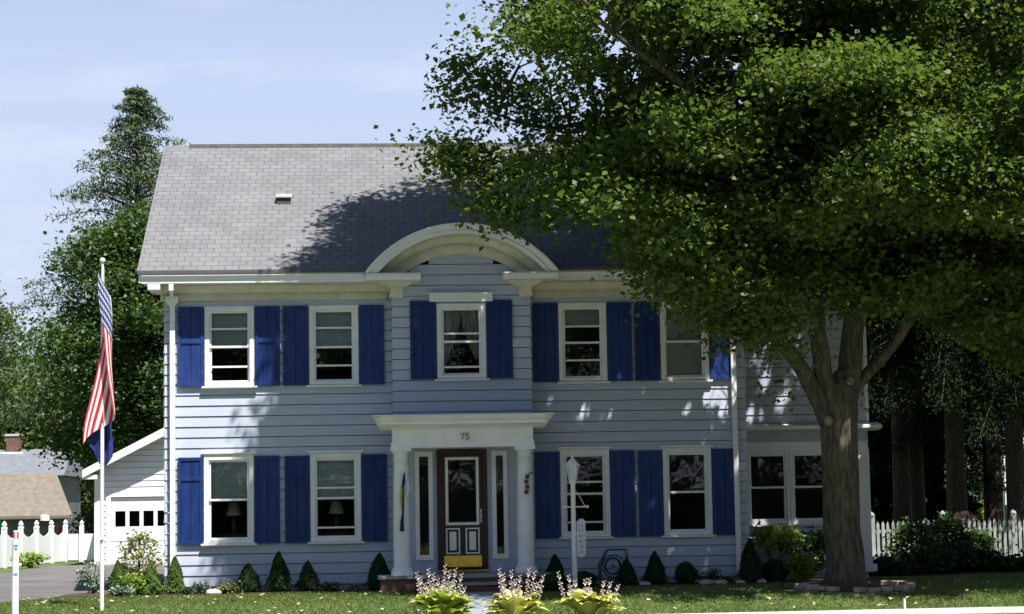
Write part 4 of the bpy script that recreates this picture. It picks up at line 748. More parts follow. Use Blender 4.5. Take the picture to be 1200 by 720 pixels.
# ---------------------------------------------------------------- shrubs and beds
def cone_shrub(u_, vt, vb, hw, y, label, m, group, round_=False, name='conical_shrub'):
    top, bot = at(u_, vt, y), at(u_, vb, y); x = bot.x; z0 = gz(x, y)+.03; h = max(.2, top.z-z0)*random.uniform(.97, 1.03); hw *= random.uniform(.92, 1.1); r = hw*(y-CAM.y)/FPX
    t = empty(name, (x, y, z0), label, 'shrub', group); n = int(5200*max(.5, h*r/.2)); f = rng.random(n)**.8; a = rng.uniform(0, 2*math.pi, n)
    prof = (np.sin(np.pi*np.clip(.12+f*.88, 0, 1))**.6 if round_ else np.minimum(1, (f+.05)/.16)**.5*(1-f)**.72*1.12)
    lump = 1+.14*np.sin(a*3+f*9+x)+.09*np.sin(a*7-f*15+x*3)+.05*np.sin(a*13+f*31)+(rng.random(n) < .06)*rng.uniform(0, .16, n); rr = r*prof*lump*(1-.22*rng.random(n)**2)
    P_ = np.stack([x+rr*np.cos(a), y+rr*np.sin(a), z0+h*f], 1); o = np.stack([np.cos(a), np.sin(a), np.full(n, .7)], 1)*1.1
    leaves(P_, .046, 'foliage', m, t, up=.1, aspect=.36, outward=o, drop=-.8)
    k = [(.6, .02), (.78, .12), (.72, .3), (.5, .6), (.22, .85), (.02, .93)] if not round_ else [(.5, .03), (.8, .25), (.85, .5), (.6, .8), (.1, .93)]
    MB().lathe((x, y, z0), [(r*p, h*q_) for p, q_ in k], 14).build('stem', m, t); return t
G1 = 'small clipped conifers along the house front'
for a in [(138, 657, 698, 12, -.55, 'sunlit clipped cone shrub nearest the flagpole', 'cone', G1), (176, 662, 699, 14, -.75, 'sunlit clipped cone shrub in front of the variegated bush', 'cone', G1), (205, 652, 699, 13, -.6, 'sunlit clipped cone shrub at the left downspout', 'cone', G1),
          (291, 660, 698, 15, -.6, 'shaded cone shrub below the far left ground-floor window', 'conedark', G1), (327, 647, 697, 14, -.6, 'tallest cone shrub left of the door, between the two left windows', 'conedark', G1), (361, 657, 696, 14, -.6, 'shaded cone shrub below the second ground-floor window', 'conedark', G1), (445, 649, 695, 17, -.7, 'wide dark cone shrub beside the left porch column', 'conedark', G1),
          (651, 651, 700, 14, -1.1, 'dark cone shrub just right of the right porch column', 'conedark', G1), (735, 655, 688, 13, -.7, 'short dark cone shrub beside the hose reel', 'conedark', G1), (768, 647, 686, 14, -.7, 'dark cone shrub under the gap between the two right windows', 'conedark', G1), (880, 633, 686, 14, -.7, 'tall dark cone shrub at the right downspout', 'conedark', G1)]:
    cone_shrub(*a)
G2 = 'round clipped shrubs along the house front'
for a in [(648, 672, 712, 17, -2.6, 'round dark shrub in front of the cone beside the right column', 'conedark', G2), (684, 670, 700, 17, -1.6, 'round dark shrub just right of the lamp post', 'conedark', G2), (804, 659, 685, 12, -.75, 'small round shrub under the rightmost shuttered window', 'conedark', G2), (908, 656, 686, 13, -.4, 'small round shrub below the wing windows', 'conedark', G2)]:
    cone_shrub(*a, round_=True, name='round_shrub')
def bush(name, u_, v_, y, rx, rz, label, m, n=700, leaf=.06, cat='bush', group=None, twigs=8, upz=None, flat=.6):
    c = at(u_, v_, y); z0 = gz(c.x, y)+.02; t = empty(name, (c.x, y, z0), label, cat, group); k = max(6, n//26); C = shell(tuple(c), (rx, rx*.7, rz), k, .4)
    C[:, 2] = np.maximum(C[:, 2], z0+.04); leaves(sprays(C, .16*rng.uniform(.7, 1.3, k)*(rx/.4)**.5, 26, flat), leaf, 'foliage', m, t, up=.6, drop=.2)
    b = MB()
    for i in range(twigs): p = C[i % k]; b.tube([(c.x+random.uniform(-.05, .05), y, z0-.05), ((c.x+p[0])/2, (y+p[1])/2, (z0+p[2])/2+.08), tuple(p)], [.014, .01, .005], 5)
    b.build('stem', 'bark', t); return t
bush('variegated_bush', 164, 655, -.1, .36, .50, 'tall loose variegated bush in front of the garage door', 'varieg', 1500, .06)
bush('lime_bush', 160, 684, -.8, .22, .2, 'small lime green bush between two sunlit cones', 'lime', 600, .05)
bush('grey_bush', 108, 678, .6, .22, .32, 'greyish shrub at the driveway edge behind the flagpole', 'silver', 800, .05)
bush('low_plant', 142, 694, -1.0, .2, .08, 'low blue-green plant at the foot of the leftmost cone', 'silver', 420, .05, 'plant')
bush('low_plant', 235, 690, -.8, .17, .12, 'blue-green clump right of the left downspout', 'silver', 420, .05, 'plant')
bush('low_plant', 266, 690, -.8, .17, .13, 'pale variegated clump left of the first shaded cone', 'varieg', 420, .05, 'plant')
bush('low_plant', 218, 694, -.9, .09, .07, 'tiny dark clump beside the third sunlit cone', 'conedark', 260, .04, 'plant')
bush('low_plant', 388, 691, -.75, .18, .1, 'low green clump right of the third shaded cone', 'leaf2', 380, .05, 'plant')
bush('low_plant', 414, 692, -.75, .2, .09, 'low grey-green clump left of the wide cone by the column', 'silver', 380, .045, 'plant')
bush('low_plant', 828, 676, -.6, .2, .16, 'thin dark plant right of the small round shrub', 'leaf2', 300, .06, 'plant')
bush('low_plant', 852, 684, -.7, .18, .09, 'low dark clump left of the right downspout', 'leaf2', 300, .05, 'plant')
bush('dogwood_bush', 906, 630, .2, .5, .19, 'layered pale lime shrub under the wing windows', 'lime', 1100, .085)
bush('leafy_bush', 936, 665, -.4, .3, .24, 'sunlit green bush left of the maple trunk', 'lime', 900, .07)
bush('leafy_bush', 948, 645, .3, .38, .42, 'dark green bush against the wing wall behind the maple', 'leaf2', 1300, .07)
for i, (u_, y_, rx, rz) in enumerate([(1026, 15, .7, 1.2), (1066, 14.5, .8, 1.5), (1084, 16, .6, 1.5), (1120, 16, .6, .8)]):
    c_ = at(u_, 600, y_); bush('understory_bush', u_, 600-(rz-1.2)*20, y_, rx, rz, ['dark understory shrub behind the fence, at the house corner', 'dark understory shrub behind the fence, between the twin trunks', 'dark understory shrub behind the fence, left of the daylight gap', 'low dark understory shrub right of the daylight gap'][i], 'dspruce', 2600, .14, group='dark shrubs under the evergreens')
# dark hedge and planting before the fence
for i, (u_, v_, y_, rx, rz) in enumerate([(1045, 668, 2.2, .6, .28), (1082, 664, 2.6, .65, .32), (1120, 660, 3.4, .75, .42), (1160, 666, 3.2, .7, .3), (1200, 667, 3.4, .7, .26), (1075, 640, 5.5, .55, .55), (1105, 638, 6, .6, .65), (1140, 645, 6, .5, .5), (1240, 664, 3.4, .8, .4)]):
    bush('dark_bush', u_, v_, y_, rx, rz, ['low dark bush right of the wing corner', 'low dark bush second from the wing corner', 'low dark bush before the middle of the picket fence', 'low dark bush under the lit bush', 'low dark bush at the right edge', 'upright dark bush hiding the pickets nearest the house', 'tall dark bush in front of the picket fence middle', 'upright dark bush just left of the open stretch of fence', 'dark bush past the right edge'][i], 'conedark' if i < 5 else 'leaf2', 2200, .09, group='dark bushes in front of the picket fence')
for i, (u_, v_, y_, rx, rz) in enumerate([(1150, 592, 33, 1.5, 1.3), (1046, 570, 33, .8, 1.6), (1190, 603, 32, 1.2, .6)]):
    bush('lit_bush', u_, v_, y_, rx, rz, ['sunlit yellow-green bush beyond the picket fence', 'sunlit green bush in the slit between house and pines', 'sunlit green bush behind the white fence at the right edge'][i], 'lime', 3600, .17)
fl = bush('flowering_bush', 1131, 612, 9.4, .26, .2, 'bush with pink and white blooms above the picket fence', 'leaf2', 300, .09)
q = at(1131, 608, 9.3); leaves(shell(tuple(q), (.26, .2, .15), 130, .3), .12, 'blossom', 'pink', fl, up=.3)
# stones scattered along the bed
for i, (u_, v_, s, lab) in enumerate([(246, 689, .07, 'dark round stone in the bed'), (250, 692, .1, 'pale rock between the blue-green and the variegated clump'), (756, 688, .07, 'pale rock just left of the dark cone under the window gap'), (828, 687, .09, 'flat pale rock right of the small round shrub'), (845, 688, .08, 'pinkish flat rock left of the right downspout'), (893, 684, .06, 'small pale rock between cone and round shrub'), (868, 690, .06, 'small pale rock at the foot of the right downspout')]):
    q = at(u_, v_, -1.0); tag(MB().ball((q.x, -1.0, gz(q.x, -1)+.05), s, 8, (1.5, 1, .7), .1).build('rock', 'metal' if i == 0 else 'pale_stone', smooth=True), lab, 'rock', 'rocks in the planting bed')
# hostas on the verge
def hosta(x, y, r, m, label, stalks, hmin, hmax, lh=.3):
    t = empty('hosta', (x, y, 0), label, 'plant', 'hostas on the verge'); b = MB()
    for i in range(62):
        a = random.uniform(0, 2*math.pi); f = math.sqrt((i+.5)/62); L_ = r*(.5+.5*f)*random.uniform(.85, 1.15); el = (1-f)*1.15+.25+random.uniform(-.15, .25); w_ = random.uniform(.075, .115); lh_ = lh*random.uniform(.8, 1.15)
        d = Vector((math.cos(a), math.sin(a), 0)); s = Vector((-d.y, d.x, 0)); prev = None; pts = []
        for j in range(7):
            q_ = j/6; hh = math.sin(min(q_*1.9, 1.9))*lh_*(.35+.75*math.sin(el)) ; c = Vector((x, y, .02))+d*(L_*q_)+Vector((0, 0, hh)); ww = w_*math.sin(math.pi*min(1, max(0.02, (q_-.3)/.7+.04)))**.7 if q_ > .3 else .008
            pts += [c-s*ww+Vector((0, 0, ww*.35)), c, c+s*ww+Vector((0, 0, ww*.35))]
        b.poly(pts, [(j*3+k, j*3+k+1, j*3+k+4, j*3+k+3) for j in range(6) for k in (0, 1)])
    b.build('leaf_clump', m, t, smooth=True)
    for i, (du, h) in enumerate(stalks):
        a = du; bx, by = x+a*.62, y+random.uniform(-.12, .12); tx = x+a; b = MB(); b.tube([(bx, by, .1), ((bx+tx)/2, by, h*.55), (tx, by, h)], [.006, .0055, .004], 5); s = b.build('flower_stalk', 'stalk', t)
        f = MB()
        for j in range(22):
            q_ = .45+.55*j/21; c = Vector((bx, by, .1)).lerp(Vector((tx, by, h)), q_); an = j*2.4; d = Vector((math.cos(an)*.8, math.sin(an)*.8, -.35 if j < 15 else .7)).normalized(); rr = .013 if j < 18 else .008
            e = c+d*.036; s1 = d.cross(Vector((0, 0, 1))).normalized(); s2 = d.cross(s1); ring_ = [e+(s1*math.cos(k*1.2566)+s2*math.sin(k*1.2566))*rr for k in range(5)]
            f.poly([c]+ring_, [(0, k+1, (k+1) % 5+1) for k in range(5)]+[(1, 2, 3, 4, 5)])
        f.build('blossom', 'flower', s)
def hx(u_, v_, y): return at(u_, v_, y).x
HY = -9.0
sk1 = [((hx(u_, 690, HY)-hx(517, 690, HY)), at(u_, v_, HY).z) for u_, v_ in [(480, 703), (488, 672), (492, 678), (502, 668), (508, 674), (513, 680), (522, 664), (527, 670), (534, 668), (541, 674), (544, 690), (505, 690), (519, 682), (497, 685), (531, 682)]]
hosta(hx(517, 690, HY), HY, .5, 'hosta', 'bushy yellow-green hosta with the densest lilac blooms, leftmost of the hostas', sk1, 0, 0, .47)
sk2 = [((hx(u_, 690, HY)-hx(600, 690, HY)), at(u_, v_, HY).z) for u_, v_ in [(583, 668), (588, 674), (597, 670), (601, 680), (608, 676), (619, 668), (625, 672), (635, 676), (629, 684), (587, 690)]]
hosta(hx(602, 700, HY), HY-.05, .46, 'hosta2', 'golden hosta between the other two, right of the front path', sk2, 0, 0, .40)
sk3 = [((hx(u_, 690, HY)-hx(690, 690, HY)), at(u_, v_, HY).z) for u_, v_ in [(655, 672), (667, 676), (674, 682), (669, 694), (685, 680), (690, 679), (688, 690), (709, 683), (716, 684), (724, 687), (703, 701)]]
hosta(hx(690, 700, HY), HY, .52, 'hosta2', 'golden hosta with sparse bloom stalks, rightmost of the hostas', sk3, 0, 0, .43)
# ---------------------------------------------------------------- flagpole and flag
fx, fy = -5.78, -4.5; fz = gz(fx, fy)
t = empty('flagpole', (fx, fy, fz), 'slim white flagpole on the lawn left of the house', 'flagpole'); MB().tube([(fx, fy, fz-.1), (fx, fy, 3), (fx, fy, 5.62)], [.033, .03, .02], 14).build('pole', 'trim', t, smooth=True)
MB().ball((fx, fy, 5.66), .045, 8).build('finial', 'trim', t, smooth=True); b = MB(); b.box(fx-.03, fx+.03, fy-.06, fy-.03, 1.25, 1.29); b.tube([(fx+.03, fy-.03, 1.27), (fx+.028, fy-.03, 5.55)], .004, 5); b.build('halyard', 'trim', t)
nu, nv = 90, 60; V_, UVs = [], []
for i in range(nv+1):
    h = i/nv
    for j in range(nu+1):
        f = j/nu; z = 5.5-h*.72*(1-.25*f)-f*2.12-.12*f*f; t_ = (5.5-z)/2.9; A = .085+.15*min(1, t_*1.2)+.02*math.sin(t_*9); ph = -.9+h*3.6+f*2.2
        V_.append((fx-.015+A*math.sin(ph)-.07*max(0, t_-.3)+.03+.02*math.sin(h*11+f*5)*t_, fy-.06-.45*A*(1+math.cos(ph))+.04*h+.03*math.cos(h*9+f*3)*t_, z)); UVs.append((f, h))
me = bpy.data.meshes.new('flag'); me.from_pydata(V_, [], [(i*(nu+1)+j, i*(nu+1)+j+1, (i+1)*(nu+1)+j+1, (i+1)*(nu+1)+j) for i in range(nv) for j in range(nu)]); me.materials.append(M['flag'])
ul = me.uv_layers.new(name='UVMap')
for l in me.loops: ul.data[l.index].uv = UVs[l.vertex_index]
for p in me.polygons: p.use_smooth = True
fo = bpy.data.objects.new('flag', me); COL.objects.link(fo); tag(fo, 'limp stars and stripes flag hanging furled down the white pole', 'flag')
b = MB(); pts = []; nr, nc = 26, 15
for i in range(nr):
    t_ = i/(nr-1)
    for j in range(nc):
        s_ = j/(nc-1); pts.append((fx+.15-.30*s_*(.5+.7*t_)+.015*math.sin(t_*9+s_*4), fy+.05+.035*math.sin(s_*15+t_*3), 3.55-1.0*t_-.16*math.sin(s_*math.pi*1.5)*t_))
b.poly(pts, [(i*nc+j, i*nc+j+1, (i+1)*nc+j+1, (i+1)*nc+j) for i in range(nr-1) for j in range(nc-1)]); tag(b.build('navy_flag', 'navyflag', smooth=True), 'dark blue cloth hanging half hidden behind the lower end of the striped flag', 'flag')
# lamp post with hanging name plaque
lx, ly = hx(672, 600, -2.3), -2.3; lz = gz(lx, ly); t = empty('lamp_post', (lx, ly, lz), 'white garden lamp post with lantern head in front of a window', 'lamp post')
b = MB(); b.tube([(lx, ly, lz-.1), (lx, ly, 1.2), (lx, ly, 2.02)], [.045, .042, .04], 14); b.lathe((lx, ly, 2.0), [(.045, 0), (.055, .03), (.05, .06), (.07, .09)], 14); b.build('post', 'trim', t, smooth=True)
b = MB(); b.lathe((lx, ly, 2.09), [(.07, 0), (.075, .012)], 6); 
for k in range(6):
    a = k*math.pi/3; b.tube([(lx+.065*math.cos(a), ly+.065*math.sin(a), 2.1), (lx+.10*math.cos(a), ly+.10*math.sin(a), 2.33)], .008, 5)
b.lathe((lx, ly, 2.33), [(.125, 0), (.125, .012), (.05, .10), (.02, .13), (.018, .15), (.002, .2)], 6); lant = b.build('lantern', 'trim', t)
MB().lathe((lx, ly, 2.103), [(.06, 0), (.093, .224)], 6).build('lantern_glass', mat('frosted_glass', (.5, .52, .5), .3, scale=5, col2=(.6, .62, .6)), lant)
b = MB(); b.tube([(lx-.16, ly, 1.63), (lx+.22, ly, 1.63)], .012, 8); b.ball((lx-.16, ly, 1.63), .02, 6); b.ball((lx+.24, ly, 1.63), .028, 6); b.tube([(lx+.045, ly, 1.9), (lx+.10, ly, 1.82), (lx+.2, ly, 1.64)], .006, 5); b.build('bracket', 'trim', t)
s = empty('hanging_sign', (lx+.13, ly, .75), 'narrow white name plaque hanging from the lamp post arm', 'sign')
b = MB(); pr = [(lx+.05, .82), (lx+.05, 1.36), (lx+.09, 1.42), (lx+.16, 1.43), (lx+.2, 1.38), (lx+.2, .86), (lx+.17, .78), (lx+.09, .77)]; b.prismy(pr[::-1], ly-.012, ly+.012); b.build('plaque', 'signwhite', s, bevel=.003)
b = MB(); b.tube([(lx+.09, ly, 1.42), (lx+.09, ly, 1.62)], .003, 4); b.tube([(lx+.17, ly, 1.42), (lx+.19, ly, 1.62)], .003, 4); b.build('chain', 'metal', s)
b = MB()
for k in range(6):
    z = 1.32-k*.09
    for (dx, dz, ww, hh) in random.sample([(-.03, 0, .012, .05), (.02, 0, .012, .05), (-.005, .02, .05, .01), (-.005, -.02, .05, .01), (-.005, 0, .04, .01)], 3): b.box(lx+.125+dx-ww/2, lx+.125+dx+ww/2, ly-.015, ly-.0125, z+dz-hh/2, z+dz+hh/2)
b.build('lettering', 'signink', s)
# ornaments on the columns
q = at(472, 590, -1.42); t = empty('hanging_windsock', (q.x, -1.42, 1.3), 'narrow furled navy and yellow pennant hanging on the left porch column', 'pennant')
b = MB(); b.tube([at(474, 554, -1.43), at(473, 565, -1.44), at(472, 572, -1.43)], [.01, .03, .02], 8); b.tube([at(473, 570, -1.45), at(472.5, 600, -1.45), at(471, 612, -1.45), at(471, 623, -1.45)], [.012, .014, .03, .035], 8, .2); b.build('pennant', 'darkcloth', t)
MB().tube([at(470.5, 570, -1.43), at(470, 585, -1.43), at(471, 600, -1.43)], [.02, .026, .008], 8, .1).build('streamer', 'yellow', t); MB().tube([at(477.5, 562, -1.39), at(478, 572, -1.39), at(477, 582, -1.39)], [.012, .026, .01], 8, .1).build('streamer', 'trim', t)
t = empty('hanging_ornament', (hx(618, 565, -1.42), -1.42, 1.7), 'short maroon wooden ornament hanging on the right porch column', 'ornament')
b = MB()
for k in range(4): q = at(618-(k % 2), 559+k*6, -1.43); b.box(q.x-.035, q.x+.035, -1.45, -1.40, q.z-.03, q.z+.038)
b.build('ornament', 'maroon', t, bevel=.006); b = MB(); q = at(623, 554, -1.42); q2 = at(618, 557, -1.43); b.tube([q, q2], .008, 5); b.ball((q.x, q.y, q.z), .018, 6); b.build('hook', 'metal', t)
# hose reel
q = at(718, 655, -.45); hxx, hy, hz = q.x, -.45, gz(q.x, 0)+.03; t = empty('hose_reel', (hxx, hy, hz), 'dark garden hose reel on a metal frame against the house wall', 'hose reel')
b = MB()
for dy in (-.14, .14): b.tube([(hxx-.22, hy+dy, hz), (hxx-.24, hy+dy, hz+.35), (hxx-.1, hy+dy, hz+.62), (hxx+.24, hy+dy, hz+.62), (hxx+.26, hy+dy, hz+.4), (hxx+.26, hy+dy, hz)], .014, 6)
b.tube([(hxx+.24, hy-.14, hz+.62), (hxx+.24, hy+.14, hz+.62)], .014, 6); b.tube([(hxx-.1, hy-.14, hz+.62), (hxx-.1, hy+.14, hz+.62)], .014, 6); b.tube([(hxx, hy-.17, hz+.33), (hxx, hy+.16, hz+.33)], .02, 6); b.build('frame', 'metal', t)
b = MB()
for k in range(34):
    a = 2*math.pi*k/34; b.tube([(hxx+.2*math.cos(a), hy-.11, hz+.33+.2*math.sin(a)), (hxx+.2*math.cos(a+.185), hy-.11, hz+.33+.2*math.sin(a+.185))], .012, 5)
b2 = []; 
for k in range(160): a = k*.25; b2.append((hxx+.14*math.cos(a), hy-.09+.18*k/160, hz+.33+.14*math.sin(a)))
b.tube(b2, .014, 6); b.build('hose', mat('hose_rubber', (.02, .05, .035), .5), t)
# marker post at the left edge, tiny stake at the right
sx, sy = hx(19, 700, -7.0), -7.02; q = at(19, 622, sy); q.z = q.z; t = empty('marker_post', (sx, sy, 0), 'slim white marker post with coloured stickers at the left edge', 'post')
MB().box(sx-.035, sx+.035, sy-.03, sy+.03, -.2, q.z).build('post', 'vinyl', t, bevel=.006)
b = MB(); b.box(sx-.037, sx-.012, sy-.034, sy-.031, q.z-.11, q.z-.02); b.box(sx+.012, sx+.037, sy-.034, sy-.031, q.z-.11, q.z-.02); b.build('sticker', 'stickred', t)
b = MB(); b.box(sx-.028, sx+.028, sy-.034, sy-.031, q.z-.23, q.z-.2); b.box(sx-.02, sx+.02, sy-.034, sy-.031, q.z-.28, q.z-.245); b.box(sx-.028, sx+.028, sy-.034, sy-.031, q.z-.64, q.z-.61); b.build('sticker', 'stickblue', t)
b = MB(); b.box(sx-.11, sx-.05, sy+.3, sy+.33, -.1, 1.28); o = tag(b.build('stake', 'dimwhite'), 'grey wooden stake just behind the stickered marker post', 'stake')
q = at(1060, 702, -6.55); tag(MB().tube([(q.x, -6.55, -.1), (q.x, -6.55, q.z)], .017, 8).build('stake', 'vinyl'), 'tiny white stake at the lawn edge right of the tree ring', 'stake')

# ---------------------------------------------------------------- garage, fences, neighbours
GY = 22.0; G = empty('garage', (-6.6, 24, .2), 'white detached garage with gable roof beside the driveway', 'garage')
e = at(100, 558, GY); pk = at(193, 509, GY); sl = (pk.z-e.z)/(pk.x-e.x); wl = at(112, 600, GY).x; gcx = -6.3; ez = e.z
d0, d1, dz = at(130, 600, GY).x, -4.2, 2.12; wr = 2*gcx-wl
b = MB(); zt = lambda z: (max(0, (z-ez-.05)/sl-(wl-e.x)), (wr-wl)-max(0, (z-ez-.05)/sl-(wl-e.x)))
siding(b, (wl, GY, 0), (1, 0, 0), (0, -1, 0), wr-wl, .2, ez+.05, [(d0-wl-.06, d1-wl+.06, 0, dz+.08)], exp=.17); siding(b, (wl, GY, 0), (1, 0, 0), (0, -1, 0), wr-wl, ez+.05, 5.2, (), zt, exp=.17); siding(b, (wl, GY, 0), (0, 1, 0), (-1, 0, 0), 6, .2, ez+.1, exp=.17)
b.box(wr-.1, wr, GY, GY+6, .2, ez); b.box(wl, wr, GY+5.9, GY+6, .2, ez); b.build('wall', mat('white_siding', (.72, .74, .8), .6, scale=2, col2=(.78, .8, .84)), G)
b = MB(); b.box(d0-.14, d0, GY-.04, GY+.05, .2, dz+.12); b.box(d0, d1, GY-.04, GY+.05, dz, dz+.12); b.box(wl-.03, wl+.12, GY-.045, GY+.05, .2, ez+.05); b.build('door_frame', 'trim', G)
b = MB(); ww = at(147, 600, GY).x-at(135, 600, GY).x; p0 = at(135, 600, GY).x; stp = at(151.5, 600, GY).x-p0; rows = [(.22, .85), (.87, 1.28), (1.72, 2.1)]
for za, zb in rows: b.box(d0+.01, d1-.01, GY+.02, GY+.06, za, zb)
xx = [p0+stp*k for k in range(14) if p0+stp*k+ww < d1-.1]; edges = [d0+.01]+[v_ for x in xx for v_ in (x, x+ww)]+[d1-.01]
for i in range(0, len(edges), 2): b.box(edges[i], edges[i+1], GY+.02, GY+.06, 1.28, 1.72)
b.box(d0, d1, GY+.065, GY+.08, .2, 1.2); gd = b.build('garage_door', 'trim', G)
for x in xx: box(x, x+ww, GY+.035, GY+.04, 1.28, 1.72).build('pane', 'glass', gd)
box(wl+.2, wr-.2, GY+3, GY+3.1, .2, ez).build('interior_wall', 'room', G)
b = MB(); ap = gcx-e.x; az = ez+.1+sl*ap
b.prismy([(e.x, ez+.02), (gcx, az-.08), (gcx, az+.04), (e.x, ez+.14)], GY-.45, GY+6.3); b.prismy([(2*gcx-e.x, ez+.02), (gcx, az-.08), (gcx, az+.04), (2*gcx-e.x, ez+.14)][::-1], GY-.45, GY+6.3); b.build('roof', 'greyroof', G)
b = MB(); b.prismy([(e.x-.02, ez-.06), (gcx, az-.2), (gcx, az+.045), (e.x-.02, ez+.16)], GY-.50, GY-.452); b.prismy([(2*gcx-e.x+.02, ez-.06), (gcx, az-.2), (gcx, az+.045), (2*gcx-e.x+.02, ez+.16)][::-1], GY-.50, GY-.452); b.box(e.x-.02, wl+.1, GY-.45, GY, ez-.1, ez+.02); b.build('rake_board', 'trim', G)
# left vinyl fence: scalloped panels between capped posts, running back into the yard
F0, F1 = Vector((-14.6, 12.5, 0)), Vector((-11.0, 27.3, 0)); F0 = Vector((at(-60, 600, 16).x, 16, 0)); dv = (F1-F0); Lf = dv.length; dv.normalize(); nvv = Vector((-dv.y, dv.x, 0))*.02
t = empty('vinyl_fence', (F0.x, F0.y, .2), 'bright white scalloped vinyl fence beyond the driveway', 'fence'); npan = 7
for k in range(npan+1):
    p = F0+dv*(Lf*k/npan); MB().box(p.x-.07, p.x+.07, p.y-.07, p.y+.07, .1, 1.28).lathe((p.x, p.y, 1.28), [(.09, 0), (.09, .03), (.05, .06), (.075, .11), (.05, .17), (.005, .22)], 10).build('post', 'vinyl', t)
    if k < npan:
        b = MB(); a_, c_ = F0+dv*(Lf*k/npan+.07), F0+dv*(Lf*(k+1)/npan-.07); n = 16; pts = []
        for i in range(n+1):
            s = i/n; p = a_.lerp(c_, s); top = 1.22-.2*math.sin(math.pi*s)**.8 if k > 2 else 1.12; pts += [(p.x-nvv.x, p.y-nvv.y, .22), (p.x+nvv.x, p.y+nvv.y, .22), (p.x+nvv.x, p.y+nvv.y, top), (p.x-nvv.x, p.y-nvv.y, top)]
        b.poly(pts, [(i*4+j, i*4+(j+1) % 4, (i+1)*4+(j+1) % 4, (i+1)*4+j) for i in range(n) for j in range(4)]+[(3, 2, 1, 0), (n*4, n*4+1, n*4+2, n*4+3)]); b.build('panel', 'vinyl', t)
t = empty('vinyl_gate', (-10.2, 27.2, .2), 'shaded white vinyl gate between fence and garage', 'gate'); b = MB(); b.box(-10.9, -9.2, 27.18, 27.22, .25, 1.05); b.build('gate_panel', 'vinyl', t); MB().box(-10.55, -10.42, 27.1, 27.24, .1, 1.28).lathe((-10.485, 27.17, 1.28), [(.08, 0), (.05, .05), (.07, .1), (.005, .2)], 10).build('post', 'vinyl', t)
q = at(70, 620, 33); t = empty('flower_pot', (q.x, 33, gz(q.x, 33)), 'terracotta coloured pot showing above the white fence', 'pot'); MB().lathe((q.x, 33, q.z-.35), [(.2, 0), (.3, .35), (.34, .38), (.34, .5)], 16).build('pot', 'terracotta', t); MB().box(q.x-.3, q.x+.3, 32.8, 33.2, gz(q.x, 33)-.1, q.z-.352).build('plinth', 'stone', t)
bush('grey_bush', 36, 656, 20.5, .5, .15, 'small green weed clump at the foot of the white fence', 'lime', 500, .1)
# neighbour's low house on the left
N = empty('neighbour_house', (-17, 52, -1.1), 'low dark-walled house with brown and grey roofs and brick chimney', 'house'); ex1 = at(85, 605, 50).x; er = at(66, 555, 53).x; rz_ = at(30, 555, 53).z; r2 = at(30, 527, 57).z; ez1 = at(30, 605, 50).z
b = MB(); b.poly([(-26, 50, ez1), (ex1, 50, ez1), (er, 53, rz_), (-26, 53, rz_), (-26, 50, ez1-.12), (ex1, 50, ez1-.12), (er, 53, rz_-.12), (-26, 53, rz_-.12)], [(0, 1, 2, 3), (7, 6, 5, 4), (0, 4, 5, 1), (1, 5, 6, 2), (2, 6, 7, 3), (3, 7, 4, 0)]); b.build('roof', 'tanroof', N)
b = MB(); b.poly([(-26, 53.1, rz_-.1), (er+.3, 53.1, rz_-.1), (er+.1, 57, r2), (-26, 57, r2), (-26, 61, rz_-.1), (er+.3, 61, rz_-.1)], [(0, 1, 2, 3), (3, 2, 5, 4), (1, 5, 2), (0, 3, 4), (0, 4, 5, 1)]); b.build('roof', 'greyroof', N)
b = MB(); b.box(-25.5, ex1-.35, 50.5, 60.5, -1.4, ez1-.1); b.box(-25.5, er, 53.1, 60.5, ez1-.1, rz_-.11); wn = b.build('wall', 'darkwall', N)
q = at(1, 615, 50.4); b = MB(); b.box(q.x-.5, q.x+.05, 50.42, 50.49, -.8, ez1-.15); b.build('corner_board', 'teal', N)
q = at(16.5, 509, 57); b = MB(); b.box(q.x-.3, q.x+.3, 56.7, 57.3, r2-.5, q.z-.1); ch = b.build('chimney', 'brick', N); box(q.x-.34, q.x+.34, 56.66, 57.34, q.z-.098, q.z).build('chimney_cap', 'concrete', ch); box(q.x-.5, q.x+.5, 56.4, 56.69, r2-.35, r2-.13).build('flashing', 'trim', ch)
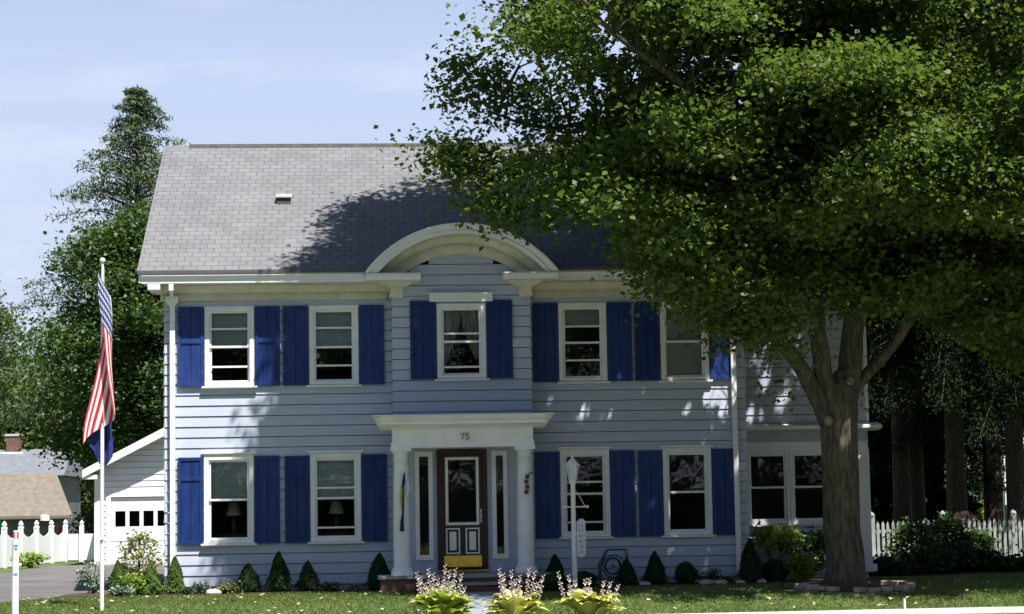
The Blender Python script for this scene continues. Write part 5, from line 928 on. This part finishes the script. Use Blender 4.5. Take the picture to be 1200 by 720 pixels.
b = MB(); q = at(52, 607, 49.8); b.lathe((q.x, 49.9, q.z-.12), [(.2, 0), (.2, .2), (.02, .26)], 12); b.build('wall_light', 'trim', N)
# picket fence right
t = empty('picket_fence', (8.6, 8.0, .2), 'white picket fence with shade in its paint, running right from the house', 'fence', None)
b = MB(); b.box(8.0, 17.5, 8.03, 8.07, .45, .53); b.box(8.0, 17.5, 8.03, 8.07, .92, 1.0); b.build('rail', 'dimwhite', t)
x = 8.05; k = 0; npk = 0
while x < 17.4:
    if k % 14 == 13: MB().box(x-.03, x+.08, 8.0, 8.1, .1, 1.3).lathe((x+.025, 8.05, 1.3), [(.07, 0), (.07, .03), (.03, .08), (.003, .1)], 8).build('post', 'dimwhite', t)
    else:
        j = random.uniform(-.015, .015)
        if npk < 96: MB().prismy([(x, .25), (x+.065, .25), (x+.065+j*.3, 1.12+j), (x+.0325+j*.3, 1.19+j), (x+j*.3, 1.12+j)], 8.0, 8.025).build('picket', 'dimwhite', t); npk += 1
    x += .115 if npk < 40 else .11; k += 1
# neighbour's white house at the right, seen in slits
N2 = empty('neighbour_house', (21, 27, .2), 'pale house glimpsed between the evergreens at the right', 'house'); b = MB(); siding(b, (10.5, 40, 0), (1, 0, 0), (0, -1, 0), 18, .2, 4.6, [(4, 5, 1.4, 2.9), (7.2, 8.2, 1.4, 2.9)]); b.box(10.5, 28.5, 40.2, 48, .2, 4.6); b.build('wall', 'siding', N2)
b = MB(); b.prism([(39.5, 4.5), (44, 7.6), (48.6, 4.5)], 10, 29); b.build('roof', 'greyroof', N2)
q = at(1181, 600, 24); b = MB()
for u_ in (1181, 1193, 1206): q = at(u_, 600, 24); b.box(q.x-.09, q.x+.09, 23.9, 24.1, .2, 3.2)
b.box(at(1176, 600, 24).x, at(1260, 600, 24).x, 23.8, 39.9, 3.2, 3.5); b.build('porch_post', 'trim', N2); q = at(1179, 612, 23.7); b = MB(); b.box(q.x, q.x+5, 23.6, 23.8, .2, 1.45); b.build('porch_skirt', M['wing'] if 'wing' in M else 'darkwall', N2)
